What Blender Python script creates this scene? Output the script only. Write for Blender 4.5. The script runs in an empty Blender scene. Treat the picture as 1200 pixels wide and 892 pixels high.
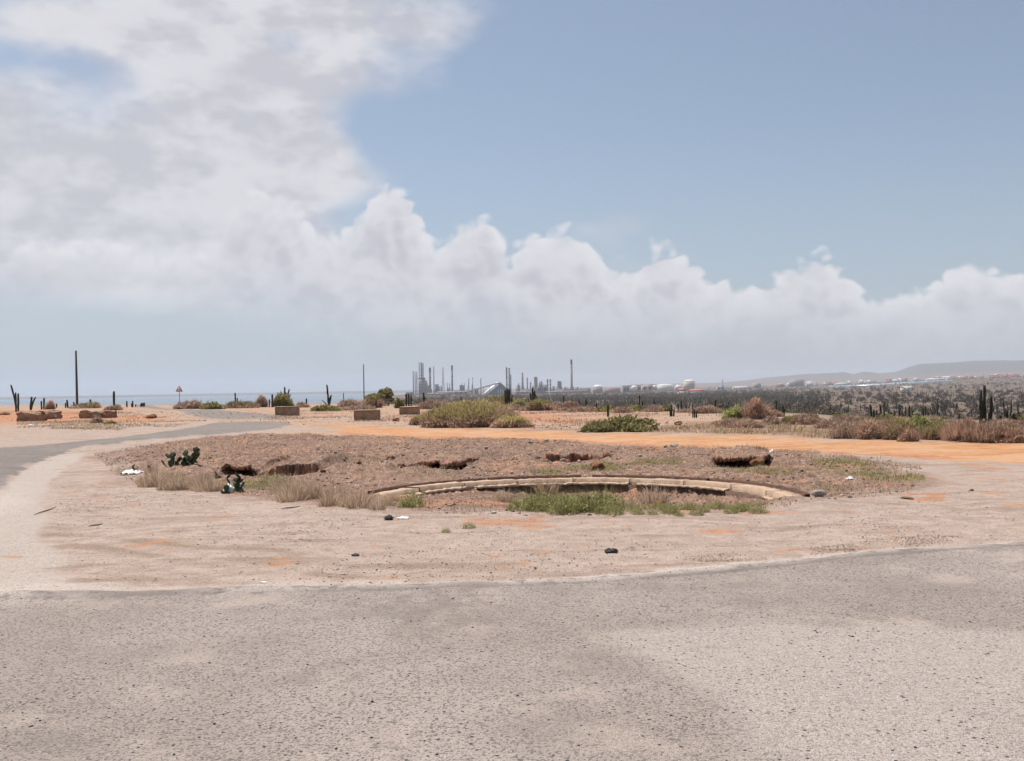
import bpy, math, random
import numpy as np
from math import radians, pi, sin, cos, atan, atan2, tan, sqrt
from mathutils import Vector, Matrix

scene = bpy.context.scene
COL = scene.collection

# ------------------------------------------------------------------ camera
CAM_H = 1.6
ROLL = radians(0.91)          # the photographer held the camera a touch off level
PITCH = radians(0.39)
cam_d = bpy.data.cameras.new('camera')
cam_d.sensor_width = 36.0
cam_d.lens = 35.0
cam_d.clip_start = 0.05
cam_d.clip_end = 90000.0
cam = bpy.data.objects.new('camera', cam_d)
COL.objects.link(cam)
cam.matrix_world = Matrix.Translation((0, 0, CAM_H)) @ Matrix.Rotation(pi / 2 + PITCH, 4, 'X') @ Matrix.Rotation(-ROLL, 4, 'Z')
scene.camera = cam

# ------------------------------------------------------------------ colour management
vs = scene.view_settings
scene.display_settings.display_device = 'sRGB'
vs.view_transform = 'Standard'
vs.look = 'None'
vs.gamma = 1.0
vs.use_curve_mapping = False
vs.exposure = 0.5
scene.cycles.use_denoising = True
scene.cycles.use_adaptive_sampling = True
scene.cycles.adaptive_threshold = 0.02
scene.cycles.adaptive_min_samples = 12
scene.cycles.max_bounces = 6
scene.cycles.diffuse_bounces = 2
scene.cycles.glossy_bounces = 2
scene.cycles.transmission_bounces = 2
scene.cycles.volume_bounces = 1
scene.cycles.transparent_max_bounces = 6

# ------------------------------------------------------------------ sun and sky
SUN_EL = radians(66.0)
SUN_AZ = radians(-38.0)       # clockwise from +Y: ahead of the camera, to the left
sun_dir = Vector((sin(SUN_AZ) * cos(SUN_EL), cos(SUN_AZ) * cos(SUN_EL), sin(SUN_EL)))
sun_d = bpy.data.lights.new('sun', 'SUN')
sun_d.energy = 4.6
sun_d.angle = radians(0.6)
sun_d.color = (1.0, 0.94, 0.87)
sun = bpy.data.objects.new('sun', sun_d)
COL.objects.link(sun)
sun.rotation_euler = (-sun_dir).to_track_quat('-Z', 'Y').to_euler()
sun.location = (0, 0, 60)


# ---- a small expression layer over shader nodes
class G:
    dims = '3D'

    def __init__(self, tree):
        self.t = tree
        self.n = tree.nodes
        self.l = tree.links

    def node(self, kind, **props):
        nd = self.n.new(kind)
        for k, v in props.items():
            setattr(nd, k, v)
        return nd

    def link(self, a, sock):
        if isinstance(a, E):
            self.l.new(a.s, sock)
        else:
            try:
                sock.default_value = a
            except Exception:
                sock.default_value = tuple(a) + (1.0,)

    def math(self, op, *args, clamp=False):
        nd = self.node('ShaderNodeMath', operation=op, use_clamp=clamp)
        for i, a in enumerate(args):
            self.link(a, nd.inputs[i])
        return E(self, nd.outputs[0])

    def vmath(self, op, *args):
        nd = self.node('ShaderNodeVectorMath', operation=op)
        for i, a in enumerate(args):
            self.link(a, nd.inputs[i])
        return E(self, nd.outputs['Value' if op in ('LENGTH', 'DOT_PRODUCT', 'DISTANCE') else 'Vector'])

    def sep(self, v):
        nd = self.node('ShaderNodeSeparateXYZ')
        self.link(v, nd.inputs[0])
        return [E(self, o) for o in nd.outputs]

    def comb(self, x, y, z):
        nd = self.node('ShaderNodeCombineXYZ')
        for i, a in enumerate((x, y, z)):
            self.link(a, nd.inputs[i])
        return E(self, nd.outputs[0])

    def noise(self, vec, scale, detail=4.0, rough=0.55, lac=2.0, dist=0.0, dims=None, typ='FBM', color=False, normalize=True):
        nd = self.node('ShaderNodeTexNoise', noise_dimensions=dims or self.dims)
        nd.noise_type = typ
        nd.normalize = normalize
        self.link(vec, nd.inputs['Vector'])
        for k, v in (('Scale', scale), ('Detail', detail), ('Roughness', rough), ('Lacunarity', lac), ('Distortion', dist)):
            self.link(v, nd.inputs[k])
        return E(self, nd.outputs['Color' if color else 'Fac'])

    def voronoi(self, vec, scale, feature='F1', out='Distance', rand=1.0, detail=0.0, smooth=None):
        key = ('vor', id(vec), scale, feature)
        if key in self.__dict__.setdefault('cache', {}):
            return E(self, self.cache[key].outputs[out])
        nd = self.node('ShaderNodeTexVoronoi', feature=feature, voronoi_dimensions=self.dims)
        self.cache[key] = nd
        self.link(vec, nd.inputs['Vector'])
        nd.inputs['Scale'].default_value = scale
        nd.inputs['Randomness'].default_value = rand
        nd.inputs['Detail'].default_value = detail
        if smooth is not None:
            nd.inputs['Smoothness'].default_value = smooth
        return E(self, nd.outputs[out])

    def step(self, x, a, b, lo=0.0, hi=1.0, smooth=True):
        nd = self.node('ShaderNodeMapRange', interpolation_type='SMOOTHSTEP' if smooth else 'LINEAR')
        nd.clamp = True
        self.link(x, nd.inputs['Value'])
        for k, v in (('From Min', a), ('From Max', b), ('To Min', lo), ('To Max', hi)):
            self.link(v, nd.inputs[k])
        return E(self, nd.outputs[0])

    def mix(self, f, a, b, blend='MIX'):
        nd = self.node('ShaderNodeMix', data_type='RGBA', blend_type=blend)
        self.link(f, nd.inputs[0])
        for v, s in ((a, nd.inputs[6]), (b, nd.inputs[7])):
            if isinstance(v, E):
                self.l.new(v.s, s)
            elif isinstance(v, (int, float)):
                s.default_value = (v, v, v, 1)
            else:
                s.default_value = tuple(v)[:3] + (1.0,)
        return E(self, nd.outputs[2])

    def attr(self, name, out='Fac'):
        nd = self.node('ShaderNodeAttribute', attribute_name=name)
        return E(self, nd.outputs[out])

    def curve(self, x, pts):
        nd = self.node('ShaderNodeFloatCurve')
        c = nd.mapping.curves[0]
        while len(c.points) < len(pts):
            c.points.new(0.5, 0.5)
        for p, (a, b) in zip(c.points, pts):
            p.location = (a, b)
            p.handle_type = 'AUTO'
        nd.mapping.update()
        self.link(x, nd.inputs['Value'])
        return E(self, nd.outputs[0])


class E:
    def __init__(self, g, s):
        self.g = g
        self.s = s

    def __add__(self, o): return self.g.math('ADD', self, o)
    def __radd__(self, o): return self.g.math('ADD', o, self)
    def __sub__(self, o): return self.g.math('SUBTRACT', self, o)
    def __rsub__(self, o): return self.g.math('SUBTRACT', o, self)
    def __mul__(self, o): return self.g.math('MULTIPLY', self, o)
    def __rmul__(self, o): return self.g.math('MULTIPLY', o, self)
    def __truediv__(self, o): return self.g.math('DIVIDE', self, o)
    def max(self, o): return self.g.math('MAXIMUM', self, o)
    def min(self, o): return self.g.math('MINIMUM', self, o)
    def clamp(self): return self.g.math('ADD', self, 0.0, clamp=True)


def px_dir(x, y):
    """direction (azimuth, elevation in degrees) of a photo pixel"""
    u, v = x - 600.0, y - 446.0
    u, v = u * cos(ROLL) - v * sin(ROLL), v * cos(ROLL) + u * sin(ROLL)
    v -= 8.0
    return math.degrees(atan(u / 1166.7)), math.degrees(atan(-v / sqrt(1166.7 ** 2 + u * u)))


world = bpy.data.worlds.new('World')
scene.world = world
world.use_nodes = True
world.cycles.sampling_method = 'NONE'      # an even, bright sky: no need to aim at it
wt = world.node_tree
wt.nodes.clear()
g = G(wt)
sky = g.node('ShaderNodeTexSky', sky_type='NISHITA')
sky.sun_disc = False
sky.sun_elevation = SUN_EL
sky.sun_rotation = SUN_AZ
sky.altitude = 20.0
sky.air_density = 1.0
sky.dust_density = 1.0
sky.ozone_density = 1.6
tc = g.node('ShaderNodeTexCoord')
d = g.vmath('NORMALIZE', E(g, tc.outputs['Generated']))
dx, dy, dz = g.sep(d)
az = g.math('ARCTAN2', dx, dy) * (180 / pi)
el = g.math('ARCSINE', dz) * (180 / pi)

def cloud_noise(a, e, det):
    # billowing cells: domain-warped fractal noise in angle space (degrees), wrapped as a cylinder so it has no seam
    ca = g.math('COSINE', a * (pi / 180)) * 57.3
    sa = g.math('SINE', a * (pi / 180)) * 57.3
    p = g.comb(ca, sa, e * 1.25)
    big = g.noise(p, 0.16, det, 0.55, 2.1, 0.0)
    vor = g.math('ABSOLUTE', g.noise(p, 0.55, 1.0, 0.5, 2.3, 0.0) - 0.5) * 2.6
    return p, big, vor

p0, n0, v0 = cloud_noise(az, el, 5.0)
p1, n1, v1 = cloud_noise(az + 0.35, el + 1.15, 2.0)
bill0 = n0 * 0.8 + v0 * 0.26
bill1 = n1 * 0.8 + v1 * 0.26

# heaped row along the horizon: its crest line as a function of azimuth (degrees)
crest_px = [(-60, 310), (0, 300), (60, 300), (140, 292), (215, 275), (270, 245), (325, 222), (360, 240), (395, 262), (432, 228), (456, 206), (486, 250), (515, 270), (556, 246),
            (595, 303), (618, 280), (655, 252), (695, 275), (722, 308), (765, 286), (820, 304), (876, 324), (925, 304), (955, 303), (1000, 326), (1050, 346),
            (1095, 322), (1140, 300), (1180, 310), (1240, 330)]
crest = [px_dir(*q) for q in crest_px]
pts = [(0.0, 8.0 / 20), (0.06, 9.5 / 20), (0.13, 7.0 / 20), (0.2, 10.0 / 20), (0.28, 8 / 20), (0.34, 9.5 / 20)]
pts += [((a + 180) / 360, e / 20) for a, e in crest]
pts += [(0.62, 8.5 / 20), (0.68, 6.5 / 20), (0.75, 9.5 / 20), (0.82, 7 / 20), (0.9, 9.5 / 20), (1.0, 8.0 / 20)]
T = g.curve((az + 180) * (1 / 360), pts) * 20.0
base = g.curve((az + 180) * (1 / 360), [(0, .45), (0.25, .35), (0.405, .36), (0.42, .52), (0.44, .52), (0.46, .40), (0.5, .26), (0.53, .22), (0.6, .2), (0.75, .4), (1, .45)]) * 10.0
row0 = (T - el) * 0.52 + (bill0 - 0.44) * 3.6
row1 = (T - el - 1.15) * 0.52 + (bill1 - 0.44) * 3.6
row_a = g.step(row0, 0.0, 0.42) * g.step(el - base + (n0 - 0.5) * 3.0, -1.8, 3.2)

# broken layer higher up: patches placed by angle, plus a weak general field all round
patches = [(40, 20, 7.5, 3.2, .75), (230, 30, 6.0, 2.6, .62), (400, 20, 7.0, 2.6, .62), (300, 100, 8.5, 3.4, .95), (450, 105, 4.2, 1.4, .55), (505, 45, 3.0, 2.6, .45), (210, 150, 6.5, 3.0, .55),
           (350, 180, 5.2, 2.6, .80), (20, 110, 3.4, 2.8, .66), (40, 215, 7.0, 3.4, 1.0), (160, 240, 7.5, 2.8, 1.0), (20, 290, 6.0, 2.6, .9), (230, 290, 6.5, 2.6, .7),
           (280, 210, 6.0, 2.4, .5), (130, 45, 4.0, 2.0, .3),
           (110, 80, 3.0, 1.3, -.40), (95, 140, 3.0, 1.4, -.48), (155, 172, 2.8, 0.9, -.45), (20, 68, 3.6, 1.0, -.55), (325, 48, 2.0, .9, -.85), (270, 5, 1.6, .9, -.35), (430, 160, 1.6, 1.6, -.5), (500, 160, 3, 2.4, -.6), (930, 70, 17, 8, -.62), (640, 130, 5, 5, -.55), (1120, 190, 9, 6, -.35)]
bias = None
ae = g.comb(az, el, 0.0)
for (x, y, ra, re, w) in patches:
    a_, e_ = px_dir(x, y)
    nd = g.node('ShaderNodeVectorMath', operation='MULTIPLY_ADD')
    g.link(ae, nd.inputs[0]); nd.inputs[1].default_value = (1 / ra, 1 / re, 0); nd.inputs[2].default_value = (-a_ / ra, -e_ / re, 0)
    gg = g.step(g.vmath('LENGTH', E(g, nd.outputs[0])), 1.9, 0.0, 0.0, w)
    bias = gg if bias is None else bias + gg
# elsewhere (outside the picture) the same kind of broken cloud goes on, set by slow noise
ca = g.comb(g.math('COSINE', az * (pi / 180)) * 57.3, g.math('SINE', az * (pi / 180)) * 57.3, el * 2.0)
slow = g.noise(ca, 0.035, 1, 0.5)
away = g.step(g.math('ABSOLUTE', az), 30, 48).max(g.step(el, 23, 34))
bias = bias + (slow - 0.42) * 2.2 * away * g.step(el, 7, 16)
soft = g.noise(ca, 0.085, 5.0, 0.52, 2.1, 0.0)
lay0 = bias * 0.95 + (soft - 0.5) * 3.1 - 0.42
lay_a = g.step(lay0, -0.30, 0.70)

shade_row = g.step(row0 - row1, -0.05, 1.15)            # lit where less cloud lies toward the sun
deep = g.step(row0, 0.2, 2.2)
c_row = g.mix(shade_row, (0.56, 0.555, 0.61), (0.785, 0.775, 0.82))
c_row = g.mix(g.step(row0, 1.3, 0.05) * 0.55, c_row, (0.86, 0.86, 0.875))
c_row = g.mix(deep * 0.40, c_row, (0.595, 0.585, 0.64))
thick = g.step(lay0 + (n0 - 0.5) * 0.6, 0.35, 1.25)
soft2 = g.noise(ca, 0.22, 3.0, 0.6, 2.0, 0.0)
c_lay = g.mix(g.step(soft2, 0.38, 0.60), (0.595, 0.59, 0.64), (0.77, 0.76, 0.79))
c_lay = g.mix(thick * 0.12, c_lay, (0.60, 0.595, 0.63))

SKY_STRENGTH = 0.085
blue = E(g, sky.outputs[0])
hsv = g.node('ShaderNodeHueSaturation')
hsv.inputs['Saturation'].default_value = 0.63
hsv.inputs['Value'].default_value = 1.0
g.link(blue, hsv.inputs['Color'])
blue = g.mix(1.0, E(g, hsv.outputs[0]), (0.705, 0.775, 0.84), 'MULTIPLY')     # warm white balance of the photograph's dull sky
k = 1.0 / SKY_STRENGTH * 0.70
def up(c):
    nd = g.node('ShaderNodeVectorMath', operation='SCALE')
    g.link(c, nd.inputs[0]); nd.inputs['Scale'].default_value = k
    return E(g, nd.outputs[0])
blue = g.mix(g.step(el, 15, 1) * 0.45, blue, tuple(v_ / SKY_STRENGTH for v_ in (0.345, 0.375, 0.425)))
c1 = g.mix(lay_a * 0.93, blue, up(c_lay))
c2 = g.mix(row_a * 0.95, c1, up(c_row))
bg = g.node('ShaderNodeBackground')
bg.inputs['Strength'].default_value = SKY_STRENGTH
g.link(c2, bg.inputs['Color'])
wo = g.node('ShaderNodeOutputWorld')
wt.links.new(bg.outputs[0], wo.inputs['Surface'])

# ================================================================== helpers
rng = np.random.default_rng(7)
random.seed(7)
F = 1166.7

def hz(x):
    """true horizon line of the photograph (pixel row) at pixel column x"""
    return 454.0 - (x - 600.0) * tan(ROLL)

def gp(x, y, z=0.0):
    """plan position (X, Y) of the survey point seen at photo pixel (x, y), lying at height z"""
    u, v = x - 600.0, y - 446.0
    u, v = u * cos(ROLL) - v * sin(ROLL), v * cos(ROLL) + u * sin(ROLL)
    D = (CAM_H - z) * F / max(v - 8.0, 0.05)
    return (u / F * D, D)

def at(x, D, y=None):
    """world point at forward distance D seen at pixel column x (and row y for its height)"""
    yy = hz(x) if y is None else y
    u, v = x - 600.0, yy - 446.0
    u, v = u * cos(ROLL) - v * sin(ROLL), v * cos(ROLL) + u * sin(ROLL)
    return (u / F * D, D, CAM_H - (v - 8.0) / F * D)

def _hash(ix, iy, seed):
    h = (ix.astype(np.int64) * 374761393 + iy.astype(np.int64) * 668265263 + seed * 1442695041) & 0xFFFFFFFF
    h = ((h ^ (h >> 13)) * 1274126177) & 0xFFFFFFFF
    h = h ^ (h >> 16)
    return (h & 0xFFFF) / 65535.0

def vnoise(x, y, seed=0):
    x = np.asarray(x, float); y = np.asarray(y, float)
    x0 = np.floor(x); y0 = np.floor(y)
    fx = x - x0; fy = y - y0
    fx = fx * fx * (3 - 2 * fx); fy = fy * fy * (3 - 2 * fy)
    a = _hash(x0, y0, seed); b = _hash(x0 + 1, y0, seed)
    c = _hash(x0, y0 + 1, seed); e = _hash(x0 + 1, y0 + 1, seed)
    return (a * (1 - fx) + b * fx) * (1 - fy) + (c * (1 - fx) + e * fx) * fy

def fbm(x, y, seed=0, octv=4, rough=0.5):
    s = 0.0; amp = 1.0; tot = 0.0; fr = 1.0
    for o in range(octv):
        s = s + amp * vnoise(np.asarray(x) * fr + 17.3 * o, np.asarray(y) * fr - 9.1 * o, seed + o)
        tot += amp; amp *= rough; fr *= 2.03
    return s / tot            # 0..1

def sstep(x, a, b):
    t = np.clip((np.asarray(x, float) - a) / (b - a), 0, 1)
    return t * t * (3 - 2 * t)

def seg_dist(px, py, poly, closed=False):
    d = np.full(np.shape(px), 1e9)
    n = len(poly)
    for i in range(n if closed else n - 1):
        ax, ay = poly[i]; bx, by = poly[(i + 1) % n]
        vx, vy = bx - ax, by - ay
        t = np.clip(((px - ax) * vx + (py - ay) * vy) / (vx * vx + vy * vy + 1e-12), 0, 1)
        d = np.minimum(d, np.hypot(px - ax - t * vx, py - ay - t * vy))
    return d

def poly_sd(px, py, poly):
    """signed distance in metres, positive inside (not resolved farther out than the margin)"""
    px = np.asarray(px, float); py = np.asarray(py, float)
    pa = np.array(poly); mg = 5.0
    sel = (px > pa[:, 0].min() - mg) & (px < pa[:, 0].max() + mg) & (py > pa[:, 1].min() - mg) & (py < pa[:, 1].max() + mg)
    res = np.full(px.shape, -mg)
    if sel.any():
        res[sel] = _poly_sd(px[sel], py[sel], poly)
    return res

def _poly_sd(px, py, poly):
    d = seg_dist(px, py, poly, True)
    inside = np.zeros(np.shape(px), bool)
    n = len(poly)
    for i in range(n):
        ax, ay = poly[i]; bx, by = poly[(i + 1) % n]
        if ay == by:
            continue
        c = ((ay > py) != (by > py)) & (px < (bx - ax) * (py - ay) / (by - ay) + ax)
        inside ^= c
    return np.where(inside, d, -d)

def new_mesh(name, verts, faces, mat=None, smooth=False, attrs=None, colors=None):
    """faces: (n,3) or (n,4) int array, or list of arrays/lists"""
    me = bpy.data.meshes.new(name)
    verts = np.asarray(verts, np.float32)
    if isinstance(faces, np.ndarray):
        nf, k = faces.shape
        loops = faces.astype(np.int32).ravel()
        starts = np.arange(0, nf * k, k, dtype=np.int32)
    else:
        lens = np.array([len(f) for f in faces], np.int32)
        loops = np.fromiter((i for f in faces for i in f), np.int32)
        starts = np.concatenate([[0], np.cumsum(lens)[:-1]]).astype(np.int32)
        nf = len(lens)
    me.vertices.add(len(verts))
    me.vertices.foreach_set('co', verts.ravel())
    me.loops.add(len(loops))
    me.loops.foreach_set('vertex_index', loops)
    me.polygons.add(nf)
    me.polygons.foreach_set('loop_start', starts)
    if smooth:
        me.polygons.foreach_set('use_smooth', np.ones(nf, bool))
    me.update(calc_edges=True)
    if attrs:
        for k_, a in attrs.items():
            at_ = me.attributes.new(k_, 'FLOAT', 'POINT')
            at_.data.foreach_set('value', np.asarray(a, np.float32))
    if colors is not None:
        ca_ = me.color_attributes.new('tint', 'FLOAT_COLOR', 'POINT')
        c4 = np.ones((len(verts), 4), np.float32); c4[:, :3] = colors
        ca_.data.foreach_set('color', c4.ravel())
    if mat:
        me.materials.append(mat)
    return me

def link(name, me, parent=None, loc=None, rz=None, kind=None):
    o = bpy.data.objects.new(name, me)
    COL.objects.link(o)
    if parent is not None:
        o.parent = parent
    if loc is not None:
        o.location = loc
    if rz is not None:
        o.rotation_euler = (0, 0, rz)
    if kind:
        o['kind'] = kind
    return o

def tag(o, label, cat, group=None):
    o['label'] = label
    o['category'] = cat
    if group:
        o['group'] = group
    return o

def empty(name, label, cat, loc=(0, 0, 0), rz=0.0, group=None):
    o = bpy.data.objects.new(name, None)
    o.empty_display_size = 0.2
    COL.objects.link(o)
    o.location = loc
    o.rotation_euler = (0, 0, rz)
    return tag(o, label, cat, group)

class MB:
    """collects simple shapes into one mesh"""
    def __init__(self):
        self.v = []; self.f = []; self.n = 0

    def add(self, vs, fs):
        self.v.extend([tuple(p) for p in vs])
        self.f.extend([[i + self.n for i in f] for f in fs])
        self.n += len(vs)
        return self

    def box(self, x0, x1, y0, y1, z0, z1, rz=0.0, c=(0, 0)):
        vs = [(x, y, z) for z in (z0, z1) for (x, y) in ((x0, y0), (x1, y0), (x1, y1), (x0, y1))]
        if rz:
            vs = [(c[0] + (x - c[0]) * cos(rz) - (y - c[1]) * sin(rz), c[1] + (x - c[0]) * sin(rz) + (y - c[1]) * cos(rz), z) for x, y, z in vs]
        return self.add(vs, [[3, 2, 1, 0], [4, 5, 6, 7], [0, 1, 5, 4], [1, 2, 6, 5], [2, 3, 7, 6], [3, 0, 4, 7]])

    def lathe(self, prof, n=12, c=(0, 0, 0)):
        """prof: list of (radius, z) from bottom to top"""
        vs = []; fs = []
        for r, z in prof:
            for k in range(n):
                a = 2 * pi * k / n
                vs.append((c[0] + r * cos(a), c[1] + r * sin(a), c[2] + z))
        for i in range(len(prof) - 1):
            for k in range(n):
                fs.append([i * n + k, i * n + (k + 1) % n, (i + 1) * n + (k + 1) % n, (i + 1) * n + k])
        fs.append(list(range(n))[::-1]); fs.append([(len(prof) - 1) * n + k for k in range(n)])
        return self.add(vs, fs)

    def tube(self, pts, rad, n=6):
        """pts: points, rad: radius or list"""
        P = [Vector(p) for p in pts]
        vs = []; fs = []
        for i, p in enumerate(P):
            t = (P[min(i + 1, len(P) - 1)] - P[max(i - 1, 0)]).normalized()
            ref = Vector((0, 0, 1)) if abs(t.z) < 0.9 else Vector((1, 0, 0))
            a = t.cross(ref).normalized(); b = t.cross(a)
            r = rad[i] if isinstance(rad, (list, tuple)) else rad
            for k in range(n):
                th = 2 * pi * k / n
                vs.append(p + a * (r * cos(th)) + b * (r * sin(th)))
        for i in range(len(P) - 1):
            for k in range(n):
                fs.append([i * n + k, i * n + (k + 1) % n, (i + 1) * n + (k + 1) % n, (i + 1) * n + k])
        fs.append(list(range(n))[::-1]); fs.append([(len(P) - 1) * n + k for k in range(n)])
        return self.add(vs, fs)

    def mesh(self, name, mat, smooth=False):
        return new_mesh(name, np.array(self.v), self.f, mat, smooth)

    def build(self, name, mat, parent=None, smooth=False, loc=None, rz=None):
        return link(name, self.mesh(name, mat, smooth), parent, loc, rz)

# ================================================================== materials
def new_mat(name):
    m = bpy.data.materials.new(name)
    m.use_nodes = True
    m.node_tree.nodes.clear()
    gg = G(m.node_tree)
    bs = gg.node('ShaderNodeBsdfPrincipled')
    out = gg.node('ShaderNodeOutputMaterial')
    m.node_tree.links.new(bs.outputs[0], out.inputs['Surface'])
    bs.inputs['Roughness'].default_value = 0.9
    bs.inputs['Specular IOR Level'].default_value = 0.2
    return m, gg, bs

def pos(gg):
    return E(gg, gg.node('ShaderNodeNewGeometry').outputs['Position'])

def objpos(gg):
    return E(gg, gg.node('ShaderNodeTexCoord').outputs['Object'])

def bump(gg, bs, h, dist=0.02, strength=1.0):
    nd = gg.node('ShaderNodeBump')
    nd.inputs['Distance'].default_value = dist
    nd.inputs['Strength'].default_value = strength
    gg.link(h, nd.inputs['Height'])
    gg.l.new(nd.outputs[0], bs.inputs['Normal'])

def mat_mottled(name, c1, c2, scale=3.0, rough=0.9, bump_d=0.0, spots=None, spec=0.2, c3=None, metallic=0.0):
    m, gg, bs = new_mat(name)
    p = objpos(gg)
    n = gg.noise(p, scale, 5, 0.6)
    c = gg.mix(gg.step(n, 0.32, 0.68), c1, c2)
    if c3 is not None:
        n3 = gg.noise(p, scale * 0.37, 4, 0.65)
        c = gg.mix(gg.step(n3, 0.52, 0.68), c, c3)
    if spots is not None:
        n2 = gg.noise(p, scale * 4, 3, 0.6)
        c = gg.mix(gg.step(n2, 0.58, 0.72), c, spots)
    gg.link(c, bs.inputs['Base Color'])
    bs.inputs['Roughness'].default_value = rough
    bs.inputs['Specular IOR Level'].default_value = spec
    bs.inputs['Metallic'].default_value = metallic
    if bump_d:
        bump(gg, bs, gg.noise(p, scale * 3, 5, 0.65), bump_d)
    return m

def mat_tint(name, rough=0.85, trans=0.25, jitter=0.12):
    """foliage and dry stalks: each blade's own plant colour comes from its 'tint' attribute"""
    m, gg, bs = new_mat(name)
    t = gg.attr('tint', 'Color')
    oi = gg.node('ShaderNodeObjectInfo')
    hs = gg.node('ShaderNodeHueSaturation')
    gg.link(t, hs.inputs['Color'])
    gg.link(1.0 - jitter / 2 + E(gg, oi.outputs['Random']) * jitter, hs.inputs['Value'])
    c = E(gg, hs.outputs[0])
    gg.link(c, bs.inputs['Base Color'])
    bs.inputs['Roughness'].default_value = rough
    bs.inputs['Specular IOR Level'].default_value = 0.15
    if trans:
        tr = gg.node('ShaderNodeBsdfTranslucent')
        gg.link(c, tr.inputs['Color'])
        mx = gg.node('ShaderNodeMixShader')
        mx.inputs[0].default_value = trans
        gg.l.new(bs.outputs[0], mx.inputs[1]); gg.l.new(tr.outputs[0], mx.inputs[2])
        out = [n for n in gg.n if n.type == 'OUTPUT_MATERIAL'][0]
        gg.l.new(mx.outputs[0], out.inputs['Surface'])
    return m

# ================================================================== terrain
RING_C = (0.85, 13.87); RING_RO = 3.20; RING_RI = 2.70; RING_A0 = radians(-9); RING_A1 = radians(164)

road_near = [gp(*q) for q in ((-160, 706), (0, 698), (120, 697.5), (250, 693), (400, 690), (500, 688), (600, 683.5), (700, 677.5), (800, 670), (900, 661.5), (1000, 651), (1100, 643), (1200, 637), (1320, 626), (1500, 612))]
road_near = road_near + [(40, 9.0), (40, -30), (-40, -30), (-30, 5)]
road_left = [gp(*q) for q in ((-420, 570), (-120, 533), (0, 525.5), (40, 523), (90, 518.5), (140, 513.5), (200, 506), (232, 500.5), (252, 496.5), (300, 495), (335, 495.5), (343, 498), (325, 503), (280, 507.5), (220, 512), (150, 518), (105, 523), (78, 529), (45, 540), (22, 553), (6, 568), (-12, 592), (-60, 620), (-160, 690), (-420, 690))]
road_far = [gp(*q) for q in ((154, 474.4), (176, 474.4), (190, 479), (215, 481.5), (262, 481.8), (300, 484.5), (330, 488), (338, 491), (300, 492.2), (256, 492.8), (238, 491), (222, 486), (205, 482.5), (175, 480), (160, 478))]
track = [gp(*q) for q in ((395, 499), (440, 500), (490, 502), (560, 503.5), (640, 504.5), (720, 507), (800, 509), (880, 510.5), (960, 515), (1050, 516.5), (1150, 517), (1300, 517), (1500, 519), (1500, 549), (1300, 546), (1200, 543.5), (1100, 539), (1040, 534), (980, 531), (900, 529.5), (820, 525.5), (720, 520.5), (620, 515), (540, 513), (470, 512), (420, 509), (390, 504))]
gravel = [gp(*q) for q in ((120, 541), (110, 531), (150, 524), (215, 516), (300, 511), (380, 511), (440, 513), (520, 515), (620, 517), (720, 522), (820, 527), (900, 531), (980, 533), (1030, 537), (1078, 546), (1085, 562), (1060, 577), (1000, 588), (950, 592), (880, 600), (760, 606), (640, 606), (540, 602), (460, 596), (410, 592), (330, 588), (260, 577), (190, 572), (140, 562))]
plateau_scrub = [gp(*q) for q in ((600, 502), (700, 505.5), (800, 507.5), (900, 510), (980, 514), (1100, 516), (1300, 516), (1300, 500), (1150, 500), (1020, 494), (900, 490), (800, 494), (760, 503), (690, 503), (640, 499))]
orange_left = [gp(*q) for q in ((-200, 499), (0, 496), (60, 495), (130, 497), (195, 496), (228, 491), (215, 487), (150, 483.5), (90, 481.5), (0, 482.5), (-200, 484))]
orange_mid = [gp(*q) for q in ((430, 497), (520, 498.5), (620, 500), (680, 498), (780, 500), (850, 497), (840, 488), (720, 483), (640, 480), (560, 486), (470, 488), (430, 492))]
pale_patch = [gp(*q) for q in ((684, 746), (730, 739), (780, 731), (850, 723), (930, 725), (980, 729), (1060, 725), (1130, 732), (1200, 738), (1330, 742), (1400, 900), (1300, 1000), (900, 1000), (880, 900), (850, 870), (800, 820), (740, 782))]
shoulder = [gp(*q) for q in ((-200, 700), (0, 696), (120, 695), (170, 690), (110, 682), (70, 668), (88, 655), (62, 640), (45, 628), (60, 610), (52, 590), (60, 570), (80, 550), (105, 530), (70, 531), (40, 543), (18, 556), (2, 574), (-20, 600), (-160, 690))]

def E_edge(azd):
    return np.interp(azd, [-180, -60, -27, -22, -18, -13, -9, -5, 0, 6, 10, 19, 27, 60, 180], [90, 190, 190, 160, 138, 128, 118, 98, 84, 70, 61, 42, 35, 34, 60])

LEDGES = [  # eroded banks behind the ring: (pixel x0, x1, pixel y of the foot, height m)
    (262, 372, 556, 0.34), (405, 462, 541, 0.14), (466, 556, 549, 0.22), (640, 712, 541, 0.16), (836, 906, 546, 0.26)]
ledge_pts = []
for (x0, x1, yb, h_) in LEDGES:
    a_ = gp(x0, yb); b_ = gp(x1, yb)
    ledge_pts.append((a_, b_, h_))

def bank_wob(X, Y):
    return (fbm(np.asarray(X) * 1.9, np.asarray(Y) * 0.3, 47, 5, 0.62) - 0.5) * 0.8

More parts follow.
